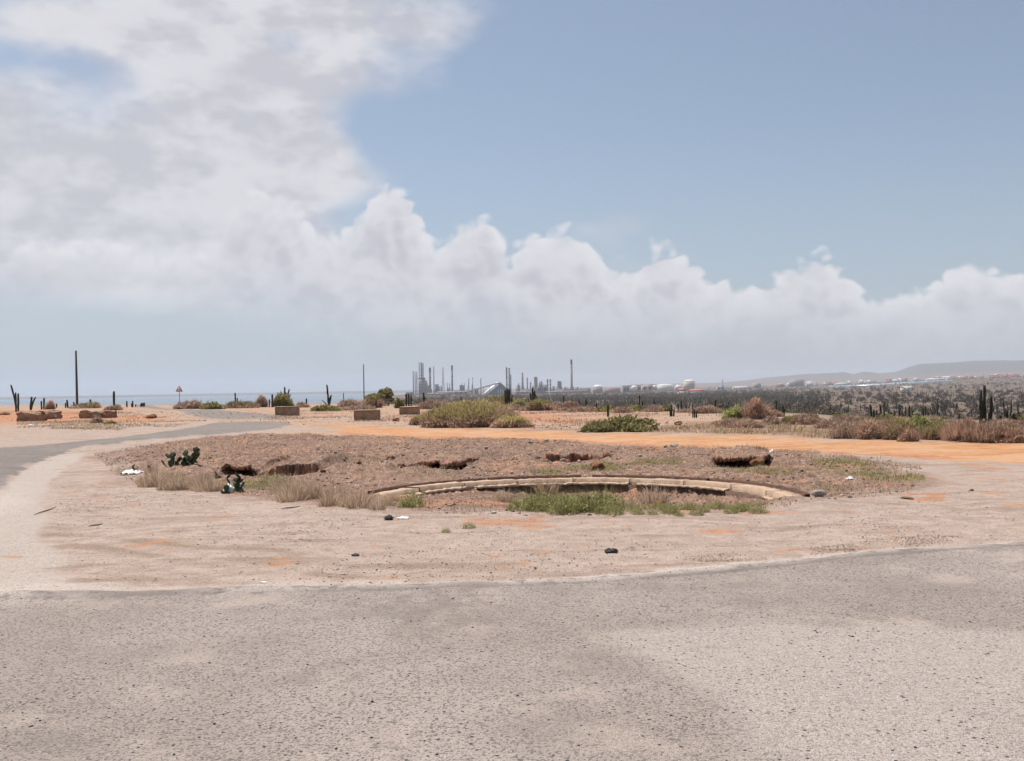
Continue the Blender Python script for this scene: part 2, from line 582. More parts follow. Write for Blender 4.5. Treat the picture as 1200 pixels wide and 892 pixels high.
def terrain(X, Y, micro=True):
    X = np.asarray(X, float); Y = np.asarray(Y, float)
    r = np.hypot(X, Y)
    azd = np.degrees(np.arctan2(X, Y))
    # plateau, gently uneven
    z = (fbm(X / 14, Y / 14, 3, 3) - 0.5) * 0.14 * sstep(r, 8, 40)
    z += (fbm(X / 45, Y / 45, 5, 3) - 0.5) * 0.5 * sstep(r, 45, 110)
    # edge of the plateau and what lies below
    ed = E_edge(azd) * (1 + (fbm(azd / 3.0 + 50, r * 0 + 1, 8, 3) - 0.5) * 0.12)
    out = r - ed
    floor_near = np.interp(azd, [-180, -30, -14, -8, -2, 6, 15, 28, 60, 180], [-26, -30, -30, -9.0, -9.5, -10, -9.2, -8.6, -8.0, -26])
    drop_len = np.interp(azd, [-180, -16, -8, 5, 28, 180], [150, 160, 160, 150, 140, 150])
    floor = floor_near + 0 * r
    land = sstep(azd, -14.0, -6.5)
    # floor: slowly falling towards the works, rising to the town and hills on the right
    floor += land * (-3.2 * sstep(r, 500, 1900))
    rise = np.interp(azd, [-180, 9, 13, 19, 24, 30, 60], [0, 0, 1.0, 6.5, 17, 23, 26])
    floor += rise * sstep(r, 900, 3300)
    floor += (fbm(X / 90, Y / 90, 11, 4) - 0.5) * 3.0 * sstep(out, 30, 260) * land
    # coast: behind the works the land falls to the sea
    coast = np.interp(azd, [-180, -14, -11, -8, -6, -2, 5, 12, 60, 180], [150, 180, 700, 1500, 2800, 3900, 5200, 14000, 15000, 15000])
    floor = floor + (-31 - floor) * sstep(r, coast * 0.97, coast * 1.05)
    # hills
    hp = [(840, 449), (870, 446.5), (900, 443), (940, 440), (975, 438.2), (988, 437.2), (1000, 439.8), (1013, 437), (1030, 439.2), (1050, 438.2), (1062, 434), (1078, 429.4), (1100, 428.3), (1125, 427.6), (1145, 426), (1200, 425.6), (1300, 424), (1500, 424)]
    ha = [px_dir(*q)[0] for q in hp]
    ht = [max(CAM_H + tan(radians(px_dir(*q)[1])) * 7600 + 14, 0) for q in hp]
    hh = np.interp(azd, [-180] + ha + [60, 90, 180], [0] + ht + [90, 60, 0])
    floor += hh * sstep(r, 6100, 7600) * (0.93 + 0.14 * fbm(X / 260, Y / 260, 21, 4)) * (1 - 0.8 * sstep(r, 9500, 14000))
    t = sstep(out, 0, drop_len)
    z = z + (floor - z) * t
    # sea cliff side on the left keeps falling under the water
    # ---- the pit inside the ring and buried front of it
    cx, cy = RING_C
    rho = np.hypot(X - cx, Y - cy)
    ang = np.arctan2(Y - cy, X - cx)
    rr = rho + (fbm(X * 1.3, Y * 1.3, 31, 3) - 0.5) * 0.25
    pit = -(0.08 + 0.15 * sstep(X, cx - 1.9, cx - 0.2)) * (1 - sstep(rho, 2.58, 2.80)) * sstep(Y, cy - 1.35 + 0.25 * (fbm(X * 0.9, Y * 0 + 2, 33, 3) - .5), cy + 1.4)
    inr = (ang > RING_A0 - 0.04) & (ang < RING_A1 + 0.04)
    under = np.where(inr, -0.2 * sstep(rho, 2.7, 2.82) * (1 - sstep(rho, 3.12, 3.26)), 0)
    z = z + np.minimum(pit, 0) + under
    # slope of rubble behind the ring up to the track, and other relief too small to matter far off
    nearm = r < 150
    if micro and nearm.any():
        z_all = z; sel = np.nonzero(nearm)[0]
        X = X[sel]; Y = Y[sel]; r = r[sel]; rho = rho[sel]; z = z[sel]
        gsd = poly_sd(X, Y, gravel)
        gin = sstep(gsd, 0.0, 1.4)
        back = gin * sstep(Y, 15.5, 21.0)
        z += back * 0.12 * np.where(rho > 3.2, 1, 0) * sstep(rho, 3.2, 4.2)
        z += gin * sstep(rho, 3.15, 3.6) * ((fbm(X * 0.8, Y * 0.8, 41, 4, 0.6) - 0.5) * 0.26 + (fbm(X * 3.1, Y * 3.1, 43, 3, 0.6) - 0.5) * 0.10)
        z += gin * (1 - sstep(rho, 2.3, 2.6)) * (fbm(X * 2.5, Y * 2.5, 45, 3) - 0.5) * 0.06
        for a_e in (RING_A0, RING_A1):                     # sand drifted over the ring's ends
            ex, ey = cx + 2.98 * cos(a_e), cy + 2.98 * sin(a_e)
            z += 0.085 * np.exp(-((X - ex) ** 2 + (Y - ey) ** 2) / 0.30) * (0.7 + 0.6 * fbm(X * 3, Y * 3, 49, 3))
        # hollows scooped out under the eroded banks, raised lip behind
        for (a, b, h_) in ledge_pts:
            wob = bank_wob(X, Y)
            dd = seg_dist(X, Y, [a, b])
            mx_, my_ = (a[0] + b[0]) / 2, (a[1] + b[1]) / 2
            nx, ny = -(b[1] - a[1]), (b[0] - a[0])
            L = math.hypot(nx, ny); nx /= L; ny /= L
            off = (X - mx_) * nx + (Y - my_) * ny + wob           # + away from the camera
            along = np.abs((X - mx_) * ny - (Y - my_) * nx) / (L / 2)
            endf = 1 - sstep(along, 0.78, 1.05)
            scoop = -h_ * 0.75 * endf * sstep(off, -1.2, -0.15) * (1 - sstep(off, 0.78, 0.95))
            lip = h_ * 0.45 * endf * sstep(off, 0.80, 1.0) * (1 - sstep(off, 1.3, 3.0))
            z += scoop + lip
        # loose sand: shallow wheel ruts in front of the ring
        sand = (1 - gin) * (1 - sstep(r, 20, 30)) * sstep(r, 7, 8)
        z += sand * (fbm(X * 0.7 + 0.3 * Y, Y * 2.4, 51, 3) - 0.5) * 0.045
        # road slab stands a little above the sand, worn edge
        a = np.maximum(np.maximum(poly_sd(X, Y, road_near), poly_sd(X, Y, road_left)), poly_sd(X, Y, road_far))
        a = a + (fbm(X * 1.1, Y * 1.1, 53, 4, 0.6) - 0.5) * 0.30
        z += 0.035 * sstep(a, -0.10, 0.06)
        tsd = poly_sd(X, Y, track)
        z += sstep(tsd, -0.4, 0.8) * (-0.04 + (fbm(X * 0.25, Y * 2.2, 57, 3) - 0.5) * 0.07)
        z_all[sel] = z
        z = z_all
    return z

def ground_z(x, y):
    return float(terrain(np.array([x]), np.array([y]))[0])

# polar sheet: fine where the picture looks, coarse behind
th = np.concatenate([np.arange(-180, -36, 4.0), np.arange(-36, -31, 0.5), np.arange(-31, 31, 0.085), np.arange(31, 36, 0.5), np.arange(36, 180, 4.0)])
th = np.radians(th)
rr_ = [0.0001, 1.0, 2.0, 2.8]
while rr_[-1] < 46: rr_.append(rr_[-1] * 1.0062 + 0.002)
while rr_[-1] < 260: rr_.append(rr_[-1] * 1.013)
while rr_[-1] < 16500: rr_.append(rr_[-1] * 1.03)
rr_ = np.array(rr_)
RR, TH = np.meshgrid(rr_, th, indexing='ij')
GX = RR * np.sin(TH); GY = RR * np.cos(TH)
sx, sy = GX.ravel(), GY.ravel()
GZ = terrain(sx, sy)
nT, nR = len(th), len(rr_)
idx = np.arange(nR * nT).reshape(nR, nT)
idn = np.roll(idx, -1, axis=1)
quads = np.stack([idx[:-1], idx[1:], idn[1:], idn[:-1]], axis=-1).reshape(-1, 4)[:, ::-1]

# zone attributes (what the ground is made of)
SXF, SYF = sx, sy
NEAR = np.nonzero(np.hypot(sx, sy) < 300)[0]
sx, sy = SXF[NEAR], SYF[NEAR]
sr = np.hypot(sx, sy)
w1 = (fbm(sx * 1.4, sy * 1.4, 61, 4, 0.6) - 0.5)
w2 = (fbm(sx * 0.35, sy * 0.35, 63, 4, 0.6) - 0.5)
far_w = np.maximum(1.0, sr / 20.0)
a_sd = np.maximum(np.maximum(poly_sd(sx, sy, road_near) + w1 * 0.22, poly_sd(sx, sy, road_left) + w1 * 0.5), poly_sd(sx, sy, road_far) + w1 * 1.2)
z_asph = sstep(a_sd, -0.05 * far_w, 0.05 * far_w)
lw = 0.12 + 0.5 * sstep(sx, -0.5, -3.0)
z_rim = sstep(a_sd, -0.12 - lw, -0.05) * (1 - sstep(a_sd, 0.05, 0.16 + lw)) * sstep(sy, 3, 5) * (1 - sstep(sr, 16, 22)) * sstep(w2 + 0.5 * w1, -0.22, 0.05)
t_sd = poly_sd(sx, sy, track) + w1 * 1.4 + w2 * 1.5
z_track = sstep(t_sd, -0.35, 0.6)
tr_edge = [gp(*q) for q in ((390, 507), (480, 510), (620, 513.5), (720, 519), (820, 523.5), (900, 528), (980, 530.5), (1060, 534))]
z_orange = z_track * (0.10 + 0.9 * sstep(seg_dist(sx, sy, tr_edge) + w1 * 2.0, 1.5, 0.2) * 0.9)
z_orange = np.maximum(z_orange, sstep(poly_sd(sx, sy, orange_left) + w2 * 4, -0.5, 3.0) * 0.8)
z_orange = np.maximum(z_orange, sstep(poly_sd(sx, sy, orange_mid) + w2 * 5, -0.5, 3.0) * (0.55 + 1.2 * w2))
g_sd = poly_sd(sx, sy, gravel) + w1 * 2.0 + w2 * 1.6
z_grav = sstep(g_sd, -0.5, 1.0)
z_grav = np.maximum(z_grav, sstep(poly_sd(sx, sy, plateau_scrub) + w1 * 1.5, -0.5, 1.0) * 0.75)
redspots = [(590, 612, 90, 7), (660, 606, 60, 5), (720, 610, 50, 4), (760, 607, 60, 5), (580, 652, 16, 3.5), (845, 622, 34, 4), (798, 650, 16, 2.5), (225, 598, 20, 2.5), (250, 601, 14, 2), (505, 588, 18, 4), (640, 618, 45, 3.5), (790, 600, 45, 4),
            (1085, 586, 36, 4), (1140, 545, 70, 3), (1180, 548, 40, 3), (1050, 548, 25, 3.5), (1190, 593, 25, 2), (1060, 580, 16, 3), (900, 601, 40, 3), (440, 640, 12, 2), (330, 655, 15, 1.5), (560, 680, 10, 1.6), (820, 608, 40, 3.5), (1165, 578, 25, 2.5),
            (300, 528, 60, 6), (280, 541, 40, 8), (425, 536, 32, 4), (690, 541, 38, 6), (860, 540, 26, 6), (640, 531, 24, 2.5), (1010, 540, 50, 3)]
z_red = np.zeros(len(sx))
near = (sr < 40)
for (x, y, wx, wy) in redspots:
    c0 = gp(x, y); c1 = gp(x + wx, y); c2 = gp(x, y + wy)
    ax_ = abs(c1[0] - c0[0]) + 1e-3; ay_ = abs(c2[1] - c0[1]) + 1e-3
    qq = ((sx - c0[0]) / ax_) ** 2 + ((sy - c0[1]) / ay_) ** 2
    z_red = np.maximum(z_red, (1.05 - np.sqrt(qq)) * near)
z_red = sstep(z_red * 0.9 + w1 * 2.6, 0.25, 0.95)
z_red = np.maximum(z_red, z_grav * sstep(fbm(sx * 0.55, sy * 1.1, 66, 4, 0.6), 0.56, 0.70) * 0.65 * (sr < 40))
pp_sd = poly_sd(sx, sy, pale_patch) + w1 * 0.5 + w2 * 0.6
z_pale = sstep(pp_sd, -0.06, 0.25) * z_asph
z_dark = np.zeros(len(sx))
for (x, y, wx, wy) in ((905, 712, 80, 16), (1110, 692, 130, 22), (690, 694, 150, 12), (900, 690, 70, 8), (200, 770, 230, 36), (80, 880, 150, 26), (640, 860, 150, 60), (420, 725, 160, 14), (1010, 720, 40, 6), (840, 765, 60, 5), (700, 790, 70, 40)):
    c0 = gp(x, y); c1 = gp(x + wx, y); c2 = gp(x, y + wy)
    qq = ((sx - c0[0]) / (abs(c1[0] - c0[0]) + 1e-3)) ** 2 + ((sy - c0[1]) / (abs(c2[1] - c0[1]) + 1e-3)) ** 2
    z_dark = np.maximum(z_dark, (1.1 - np.sqrt(qq)) * (sr < 14))
z_dark = sstep(z_dark + w1 * 1.6 + w2 * 0.5, 0.15, 0.95) * z_asph
ruts = [[(50, 668), (110, 661), (180, 663), (260, 672), (350, 681), (440, 684)], [(80, 640), (150, 645), (230, 657), (310, 668), (420, 677)], [(100, 678), (170, 676), (240, 682)], [(60, 628), (140, 632), (230, 640), (330, 645)], [(260, 655), (360, 660), (480, 664), (600, 662)], [(330, 690), (420, 689), (520, 686)], [(150, 617), (260, 628), (400, 636)], [(520, 640), (640, 648), (760, 645)], [(760, 628), (900, 622), (1040, 612)], [(820, 640), (960, 628), (1100, 616)]]
rw = 0.03 + 0.10 * fbm(sx * 1.7, sy * 5.0, 67, 3)
rd = np.full(len(sx), 9.0)
nr = np.nonzero(sr < 16)[0]
for rp in ruts:
    pl_ = [gp(*q) for q in rp]
    rd[nr] = np.minimum(rd[nr], seg_dist(sx[nr], sy[nr] + (fbm(sx[nr] * 0.9, sy[nr] * 0 + 3, 68, 3) - 0.5) * 0.35, pl_))
z_rut = (1 - sstep(rd, rw * 0.6, rw * 2.4)) * sstep(fbm(sx * 0.8, sy * 3.0, 69, 4, 0.65), 0.40, 0.58) * (1 - z_asph)
z_should = sstep(poly_sd(sx, sy, shoulder) + w1 * 0.25, -0.04, 0.14)
ed_ = E_edge(np.degrees(np.arctan2(sx, sy)))
z_valley = sstep(sr - ed_ + w2 * 14, -8, 16)
gs = [(745, 588, 120, 14), (650, 588, 45, 10), (870, 590, 60, 8), (1010, 555, 60, 16), (975, 575, 50, 7), (640, 556, 30, 3), (780, 548, 70, 5), (690, 551, 60, 5), (300, 569, 50, 6), (100, 497, 40, 3), (450, 586, 60, 6), (880, 553, 80, 6), (560, 590, 50, 7), (430, 545, 60, 6), (520, 557, 60, 5), (1060, 560, 26, 8), (340, 545, 40, 4), (840, 506, 60, 3), (950, 509, 50, 3), (160, 521, 12, 1.5)]
z_newer = z_asph * (poly_sd(sx, sy, road_near) < 0.3) * (0.75 + 0.25 * sstep(w1, -0.2, 0.15))
azz = np.degrees(np.arctan2(sx, sy))
tb = sstep(azz + w2 * 8, -17, -6)
z_tan = sstep(sr + w2 * 12, 46 - 22 * tb, 64 - 30 * tb) * (1 - z_valley)
z_tan = z_tan * (0.55 + 0.45 * sstep(w2, -0.2, 0.1))
z_green = np.zeros(len(sx))
for (x, y, wx, wy) in gs:
    c0 = gp(x, y); c1 = gp(x + wx, y); c2 = gp(x, y + wy)
    qq = ((sx - c0[0]) / (abs(c1[0] - c0[0]) + 1e-3)) ** 2 + ((sy - c0[1]) / (abs(c2[1] - c0[1]) + 1e-3)) ** 2
    z_green = np.maximum(z_green, 1.1 - np.sqrt(qq))
z_green = sstep(z_green + w1 * 1.3, 0.05, 0.9) * (1 - z_valley)

ZN = dict(asph=z_asph, rim=z_rim, track=z_track, orange=np.clip(z_orange, 0, 1), grav=z_grav, red=z_red, pale=z_pale, should=z_should, valley=z_valley, green=z_green, tan=z_tan, newer=z_newer, dark=z_dark, rut=z_rut)
ZONES = {}
for k_, v_ in ZN.items():
    full = np.full(len(SXF), 1.0 if k_ == 'valley' else 0.0)
    full[NEAR] = v_
    ZONES[k_] = full
sx, sy = SXF, SYF
z_asph, z_track = ZONES['asph'], ZONES['track']

def make_ground_material():
    m, gg, bs = new_mat('ground_cover')
    gg.dims = '2D'
    p = pos(gg)
    px_, py_, pz_ = gg.sep(p)
    Z = {k_: gg.attr(k_) for k_ in ZONES}
    fine = gg.noise(p, 38.0, 3, 0.7)
    mid = gg.noise(p, 4.5, 4, 0.62)
    big = gg.noise(p, 0.55, 3, 0.6)
    # wind- and wheel-dragged streaks run across the sand
    warp = gg.comb(px_ * 0.6 + gg.noise(p, 0.25, 1) * 2.0, py_ * 1.9 + gg.noise(p, 0.4, 1) * 2.4, 0.0)
    streak = gg.noise(warp, 1.0, 4, 0.62)
    speck = gg.voronoi(p, 34.0, 'F1', 'Distance', 1.0)
    speck_c = gg.voronoi(p, 34.0, 'F1', 'Color', 1.0)
    sc = gg.sep(speck_c)[0]
    # --- sand
    sand = gg.mix(gg.step(mid, 0.3, 0.7), (0.345, 0.268, 0.222), (0.435, 0.348, 0.294))
    sand = gg.mix(gg.step(streak, 0.52, 0.68) * 0.5, sand, (0.257, 0.177, 0.135))
    sand = gg.mix(gg.step(streak, 0.42, 0.30) * 0.5, sand, (0.465, 0.367, 0.304))
    sand = gg.mix(gg.step(fine, 0.52, 0.70) * 0.7, sand, (0.216, 0.156, 0.127))
    sand = gg.mix(gg.step(speck, 0.30, 0.16) * gg.step(sc, 0.74, 0.80), sand, (0.098, 0.072, 0.063))
    sand = gg.mix(gg.step(big, 0.5, 0.66) * 0.25, sand, (0.300, 0.224, 0.175))
    # --- red-orange soil
    red = gg.mix(gg.step(mid, 0.35, 0.65), (0.37, 0.165, 0.088), (0.45, 0.24, 0.142))
    red = gg.mix(gg.step(fine, 0.55, 0.7) * 0.5, red, (0.25, 0.11, 0.06))
    trk = gg.mix(gg.step(mid, 0.3, 0.7), (0.435, 0.225, 0.108), (0.52, 0.282, 0.142))
    trk = gg.mix(gg.step(streak, 0.48, 0.64) * 0.75, trk, (0.385, 0.178, 0.09))
    trk = gg.mix(gg.step(big, 0.45, 0.62) * 0.6, trk, (0.50, 0.325, 0.205))
    trk = gg.mix(gg.step(fine, 0.54, 0.7) * 0.5, trk, (0.33, 0.185, 0.105))
    # --- gravelly rubble with dead plant litter
    cell = gg.voronoi(p, 20.0, 'F1', 'Color', 1.0)
    cc = gg.sep(cell)[0]
    cd = gg.voronoi(p, 20.0, 'F1', 'Distance', 1.0)
    grv = gg.mix(gg.step(mid, 0.35, 0.65), (0.210, 0.130, 0.093), (0.327, 0.213, 0.157))
    grv = gg.mix(gg.step(big, 0.42, 0.60) * 0.5, grv, (0.194, 0.120, 0.092))
    grv = gg.mix(gg.step(cc, 0.70, 0.95) * gg.step(cd, 0.5, 0.3), grv, (0.457, 0.331, 0.249))
    grv = gg.mix(gg.step(cc, 0.24, 0.12) * gg.step(cd, 0.5, 0.3), grv, (0.117, 0.065, 0.046))
    grv = gg.mix(gg.step(fine, 0.52, 0.68) * 0.55, grv, (0.113, 0.067, 0.049))
    # --- old asphalt, stone showing
    chip = gg.voronoi(p, 92.0, 'F1', 'Color', 1.0)
    ch = gg.sep(chip)
    asp = gg.mix(gg.step(big, 0.36, 0.64), (0.305, 0.258, 0.229), (0.36, 0.308, 0.277))
    asp = gg.mix(gg.step(ch[0], 0.6, 1.0) * 0.40, asp, (0.46, 0.40, 0.365))
    asp = gg.mix(gg.step(ch[1], 0.60, 0.90) * 0.85, asp, (0.15, 0.126, 0.116))
    asp = gg.mix(gg.step(gg.noise(p, 1.3, 5, 0.65), 0.52, 0.74) * 0.4, asp, (0.536, 0.441, 0.376))
    asp = gg.mix(gg.step(gg.noise(p, 0.32, 3, 0.6), 0.56, 0.66) * gg.step(mid, 0.40, 0.62) * 0.7, asp, (0.225, 0.185, 0.164))
    pale = gg.mix(gg.step(ch[2], 0.2, 0.9), (0.355, 0.305, 0.275), (0.47, 0.41, 0.375))
    pale = gg.mix(gg.step(ch[1], 0.86, 0.95) * 0.7, pale, (0.174, 0.147, 0.132))
    asp = gg.mix(Z['pale'] * 0.85, asp, pale)
    asp = gg.mix(Z['dark'] * 0.42, asp, gg.mix(gg.step(ch[2], 0.2, 0.9), (0.17, 0.143, 0.128), (0.27, 0.232, 0.21)))
    asp = gg.mix(Z['newer'] * 0.85, asp, gg.mix(gg.step(mid, 0.3, 0.7), (0.165, 0.142, 0.130), (0.215, 0.187, 0.171)))
    asp = gg.mix(gg.step(sc, 0.962, 0.968) * gg.step(speck, 0.34, 0.22), asp, (0.043, 0.039, 0.040))
    shd = gg.mix(gg.step(ch[2], 0.2, 0.9), (0.375, 0.315, 0.275), (0.46, 0.395, 0.35))
    shd = gg.mix(gg.step(ch[1], 0.86, 0.94) * 0.8, shd, (0.189, 0.154, 0.132))
    # --- valley floor seen over kilometres: grey-brown thorn scrub ground
    v1_ = gg.noise(p, 0.03, 6, 0.65)
    v2_ = gg.noise(p, 0.22, 4, 0.7)
    val = gg.mix(gg.step(v1_, 0.38, 0.62), (0.14, 0.10, 0.073), (0.178, 0.13, 0.097))
    val = gg.mix(gg.step(v2_, 0.5, 0.68) * 0.6, val, (0.075, 0.063, 0.048))
    val = gg.mix(gg.step(gg.noise(p, 0.011, 3, 0.6), 0.58, 0.66) * 0.6, val, (0.125, 0.108, 0.062))
    hill = gg.step(pz_, 30, 70)
    val = gg.mix(hill, val, gg.mix(gg.step(v1_, 0.42, 0.6), (0.07, 0.067, 0.055), (0.12, 0.108, 0.085)))
    tan_ = gg.mix(gg.step(big, 0.35, 0.62), (0.40, 0.24, 0.15), (0.42, 0.29, 0.205))
    tan_ = gg.mix(gg.step(gg.noise(p, 0.9, 4, 0.65), 0.5, 0.68) * 0.8, tan_, (0.245, 0.16, 0.115))
    tan_ = gg.mix(gg.step(fine, 0.5, 0.66) * 0.6, tan_, (0.20, 0.125, 0.09))
    tan_ = gg.mix(gg.step(mid, 0.56, 0.7) * 0.5, tan_, (0.49, 0.36, 0.26))
    c = gg.mix(Z['tan'], sand, tan_)
    c = gg.mix(Z['grav'], c, grv)
    c = gg.mix(Z['should'], c, shd)
    c = gg.mix(Z['rut'] * gg.step(fine, 0.25, 0.6) * 0.8, c, (0.215, 0.145, 0.105))
    c = gg.mix(Z['track'], c, trk)
    c = gg.mix(gg.step(Z['orange'] + (gg.noise(gg.comb(px_ * 0.5, py_ * 1.6, 0.0), 1.6, 4, 0.65) - 0.5) * 1.5, 0.38, 0.72) * gg.step(Z['orange'], 0.0, 0.15), c, red)
    c = gg.mix(gg.step(Z['red'] + (mid - 0.5) * 1.9, 0.42, 0.72) * gg.step(Z['red'], 0.0, 0.12) * 0.7, c, red)
    c = gg.mix(Z['green'] * gg.step(mid, 0.4, 0.62) * 0.5, c, (0.155, 0.135, 0.062))
    c = gg.mix(Z['asph'], c, asp)
    c = gg.mix(Z['rim'] * gg.step(mid, 0.28, 0.5) * 0.85, c, gg.mix(gg.step(ch[1], 0.80, 0.95), (0.50, 0.435, 0.39), (0.20, 0.17, 0.155)))
    c = gg.mix(Z['valley'], c, val)
    c = gg.mix(1.0, c, 0.845, 'MULTIPLY')
    gg.link(c, bs.inputs['Base Color'])
    bs.inputs['Roughness'].default_value = 0.95
    bs.inputs['Specular IOR Level'].default_value = 0.12
    fade = gg.step(py_, 60, 12)
    h = (fine * 0.5 + gg.noise(p, 4.5, 2, 0.6) + gg.step(cd, 0.0, 0.5, 1.0, 0.0) * Z['grav'] * 0.5 + gg.step(gg.voronoi(p, 92.0), 0.0, 0.5, 1.0, 0.0) * Z['asph'] * 0.22)
    bump(gg, bs, h * (0.25 + 0.75 * fade), 0.022, 0.8)
    return m

M_GROUND = make_ground_material()

# split the one continuous sheet into its pieces of setting: ground, roads, dirt track
fx, fy = sx[quads].mean(1), sy[quads].mean(1)
fa = z_asph[quads].mean(1) > 0.5
ft = (z_track[quads].mean(1) > 0.5) & ~fa
is_far = np.zeros(len(fx), bool); is_left = is_far.copy()
is_far[fa] = poly_sd(fx[fa], fy[fa], road_far) > -1.5
is_left[fa] = (poly_sd(fx[fa], fy[fa], road_left) > -0.5) & ~is_far[fa]
part_id = np.zeros(len(quads), int)
part_id[fa] = 1
part_id[fa & is_left] = 2
part_id[fa & is_far] = 3
part_id[ft] = 4
V3 = np.stack([sx, sy, GZ], 1)
e1 = V3[quads[:, 2]] - V3[quads[:, 0]]; e2 = V3[quads[:, 3]] - V3[quads[:, 1]]
fn = np.cross(e1, e2)
vn = np.zeros_like(V3)
for k_ in range(4):
    np.add.at(vn, quads[:, k_], fn)
vn /= np.linalg.norm(vn, axis=1, keepdims=True) + 1e-12
vn[vn[:, 2] < 0] *= -1
for pid, nm, lab in ((0, 'ground', 'dry sandy plateau ground falling away to the scrub valley'), (1, 'road', 'worn grey asphalt across the foreground'), (2, 'road', 'asphalt road curving away on the left'), (3, 'road', 'far asphalt branch running to the plateau edge'), (4, 'dirt_track', 'orange dirt track behind the concrete ring')):
    q = quads[part_id == pid]
    used, inv = np.unique(q.ravel(), return_inverse=True)
    me = new_mesh(nm, V3[used], inv.reshape(-1, 4), M_GROUND, True, {k_: v_[used] for k_, v_ in ZONES.items()})
    me.normals_split_custom_set_from_vertices(vn[used].tolist())
    o = link(nm, me, kind='structure')
    o['label'] = lab

# ------------------------------------------------------------------ sea
def make_sea():
    m, gg, bs = new_mat('sea_water')
    p = pos(gg)
    n = gg.noise(gg.vmath('MULTIPLY', p, gg.comb(0.004, 0.012, 0.01)), 1.0, 5, 0.6)
    c = gg.mix(gg.step(n, 0.35, 0.65), (0.05, 0.085, 0.12), (0.065, 0.105, 0.14))
    gg.link(c, bs.inputs['Base Color'])
    bs.inputs['Roughness'].default_value = 0.28
    bs.inputs['Specular IOR Level'].default_value = 0.5
    bump(gg, bs, gg.noise(p, 0.15, 6, 0.7), 1.2, 0.6)
    xs = [(-16000, -9000), (-16000, 16400), (9000, 16400), (9000, 2600), (1500, 1200), (600, -9000)]
    vs_ = [(a, b, -24.0) for a, b in xs]
    o = link('sea', new_mesh('sea', np.array(vs_), [list(range(len(vs_)))[::-1]], m), kind='structure')
    o['label'] = 'blue grey sea out to the horizon'
make_sea()

# ================================================================== shared materials for things
M_CONC = mat_mottled('old_concrete', (0.36, 0.255, 0.18), (0.47, 0.345, 0.25), 5.0, 0.95, 0.008, spots=(0.24, 0.155, 0.11), c3=(0.29, 0.20, 0.15))
M_BLOCK = mat_mottled('block_concrete', (0.25, 0.155, 0.10), (0.33, 0.215, 0.145), 4.0, 0.95, 0.01, spots=(0.16, 0.095, 0.06), c3=(0.36, 0.26, 0.185))
M_RUST = mat_mottled('rusty_iron', (0.055, 0.03, 0.022), (0.12, 0.06, 0.038), 9.0, 0.85, 0.004)
M_WALL = mat_mottled('shaded_wall', (0.10, 0.062, 0.046), (0.15, 0.098, 0.072), 6.0, 0.95, 0.01, spots=(0.05, 0.034, 0.028))  # brown wall, darkened so its shade is part of the colour
M_SOIL = mat_mottled('bank_soil', (0.22, 0.115, 0.068), (0.36, 0.215, 0.14), 9.0, 0.97, 0.03, spots=(0.11, 0.06, 0.042), c3=(0.33, 0.255, 0.205))
M_CLOD = mat_mottled('red_clod', (0.22, 0.10, 0.05), (0.33, 0.17, 0.09), 9.0, 0.97, 0.02, spots=(0.10, 0.055, 0.035))
M_STONE = mat_mottled('grey_stone', (0.26, 0.225, 0.20), (0.42, 0.38, 0.345), 8.0, 0.95, 0.01)
M_PLASTIC = mat_mottled('white_plastic', (0.52, 0.52, 0.53), (0.66, 0.66, 0.67), 6.0, 0.5, 0.0, spec=0.4)
M_BLACK = mat_mottled('black_rubber', (0.012, 0.012, 0.014), (0.03, 0.03, 0.032), 20.0, 0.7, 0.003)
M_WOOD = mat_mottled('weathered_pole', (0.055, 0.043, 0.037), (0.10, 0.08, 0.068), 3.0, 0.9, 0.004)
M_GALV = mat_mottled('galvanised_steel', (0.28, 0.29, 0.30), (0.36, 0.37, 0.38), 6.0, 0.5, 0.0, metallic=0.3)
M_SIGNRED = mat_mottled('sign_red', (0.42, 0.03, 0.03), (0.48, 0.045, 0.04), 6.0, 0.5)
M_SIGNWHITE = mat_mottled('sign_white', (0.70, 0.70, 0.70), (0.78, 0.78, 0.77), 6.0, 0.5)
M_CACTUS = mat_mottled('cactus_skin', (0.028, 0.030, 0.018), (0.060, 0.060, 0.036), 2.0, 0.85, 0.0, spots=(0.085, 0.068, 0.045), c3=(0.075, 0.055, 0.038))
M_PAD = mat_mottled('prickly_pear_skin', (0.040, 0.055, 0.028), (0.07, 0.085, 0.042), 9.0, 0.7, 0.0, spots=(0.02, 0.032, 0.018))
M_TWIG = mat_mottled('dry_twig', (0.13, 0.09, 0.065), (0.22, 0.16, 0.12), 5.0, 0.95)
M_LEAF = mat_tint('leaves', trans=0.4)
M_STRAW = mat_tint('straw', trans=0.35)
M_PEB = mat_tint('pebbles', trans=0.0, jitter=0.0)

# ================================================================== the concrete ring
def arc_piece(a0, a1, prof, n, seed, jit=0.008):
    """sweep a closed (r, z) profile along the ring from angle a0 to a1"""
    cx, cy = RING_C
    k = len(prof); vs = []; fs = []
    rl = np.random.default_rng(seed)
    for i in range(n + 1):
        a = a0 + (a1 - a0) * i / n
        for (r, z) in prof:
            r2 = r + rl.normal(0, jit); z2 = z + rl.normal(0, jit * 0.7)
            vs.append((r2 * cos(a), r2 * sin(a), z2))
    for i in range(n):
        for j in range(k):
            fs.append([i * k + j, i * k + (j + 1) % k, (i + 1) * k + (j + 1) % k, (i + 1) * k + j])
    fs.append(list(range(k))); fs.append([n * k + j for j in range(k)][::-1])
    return vs, fs

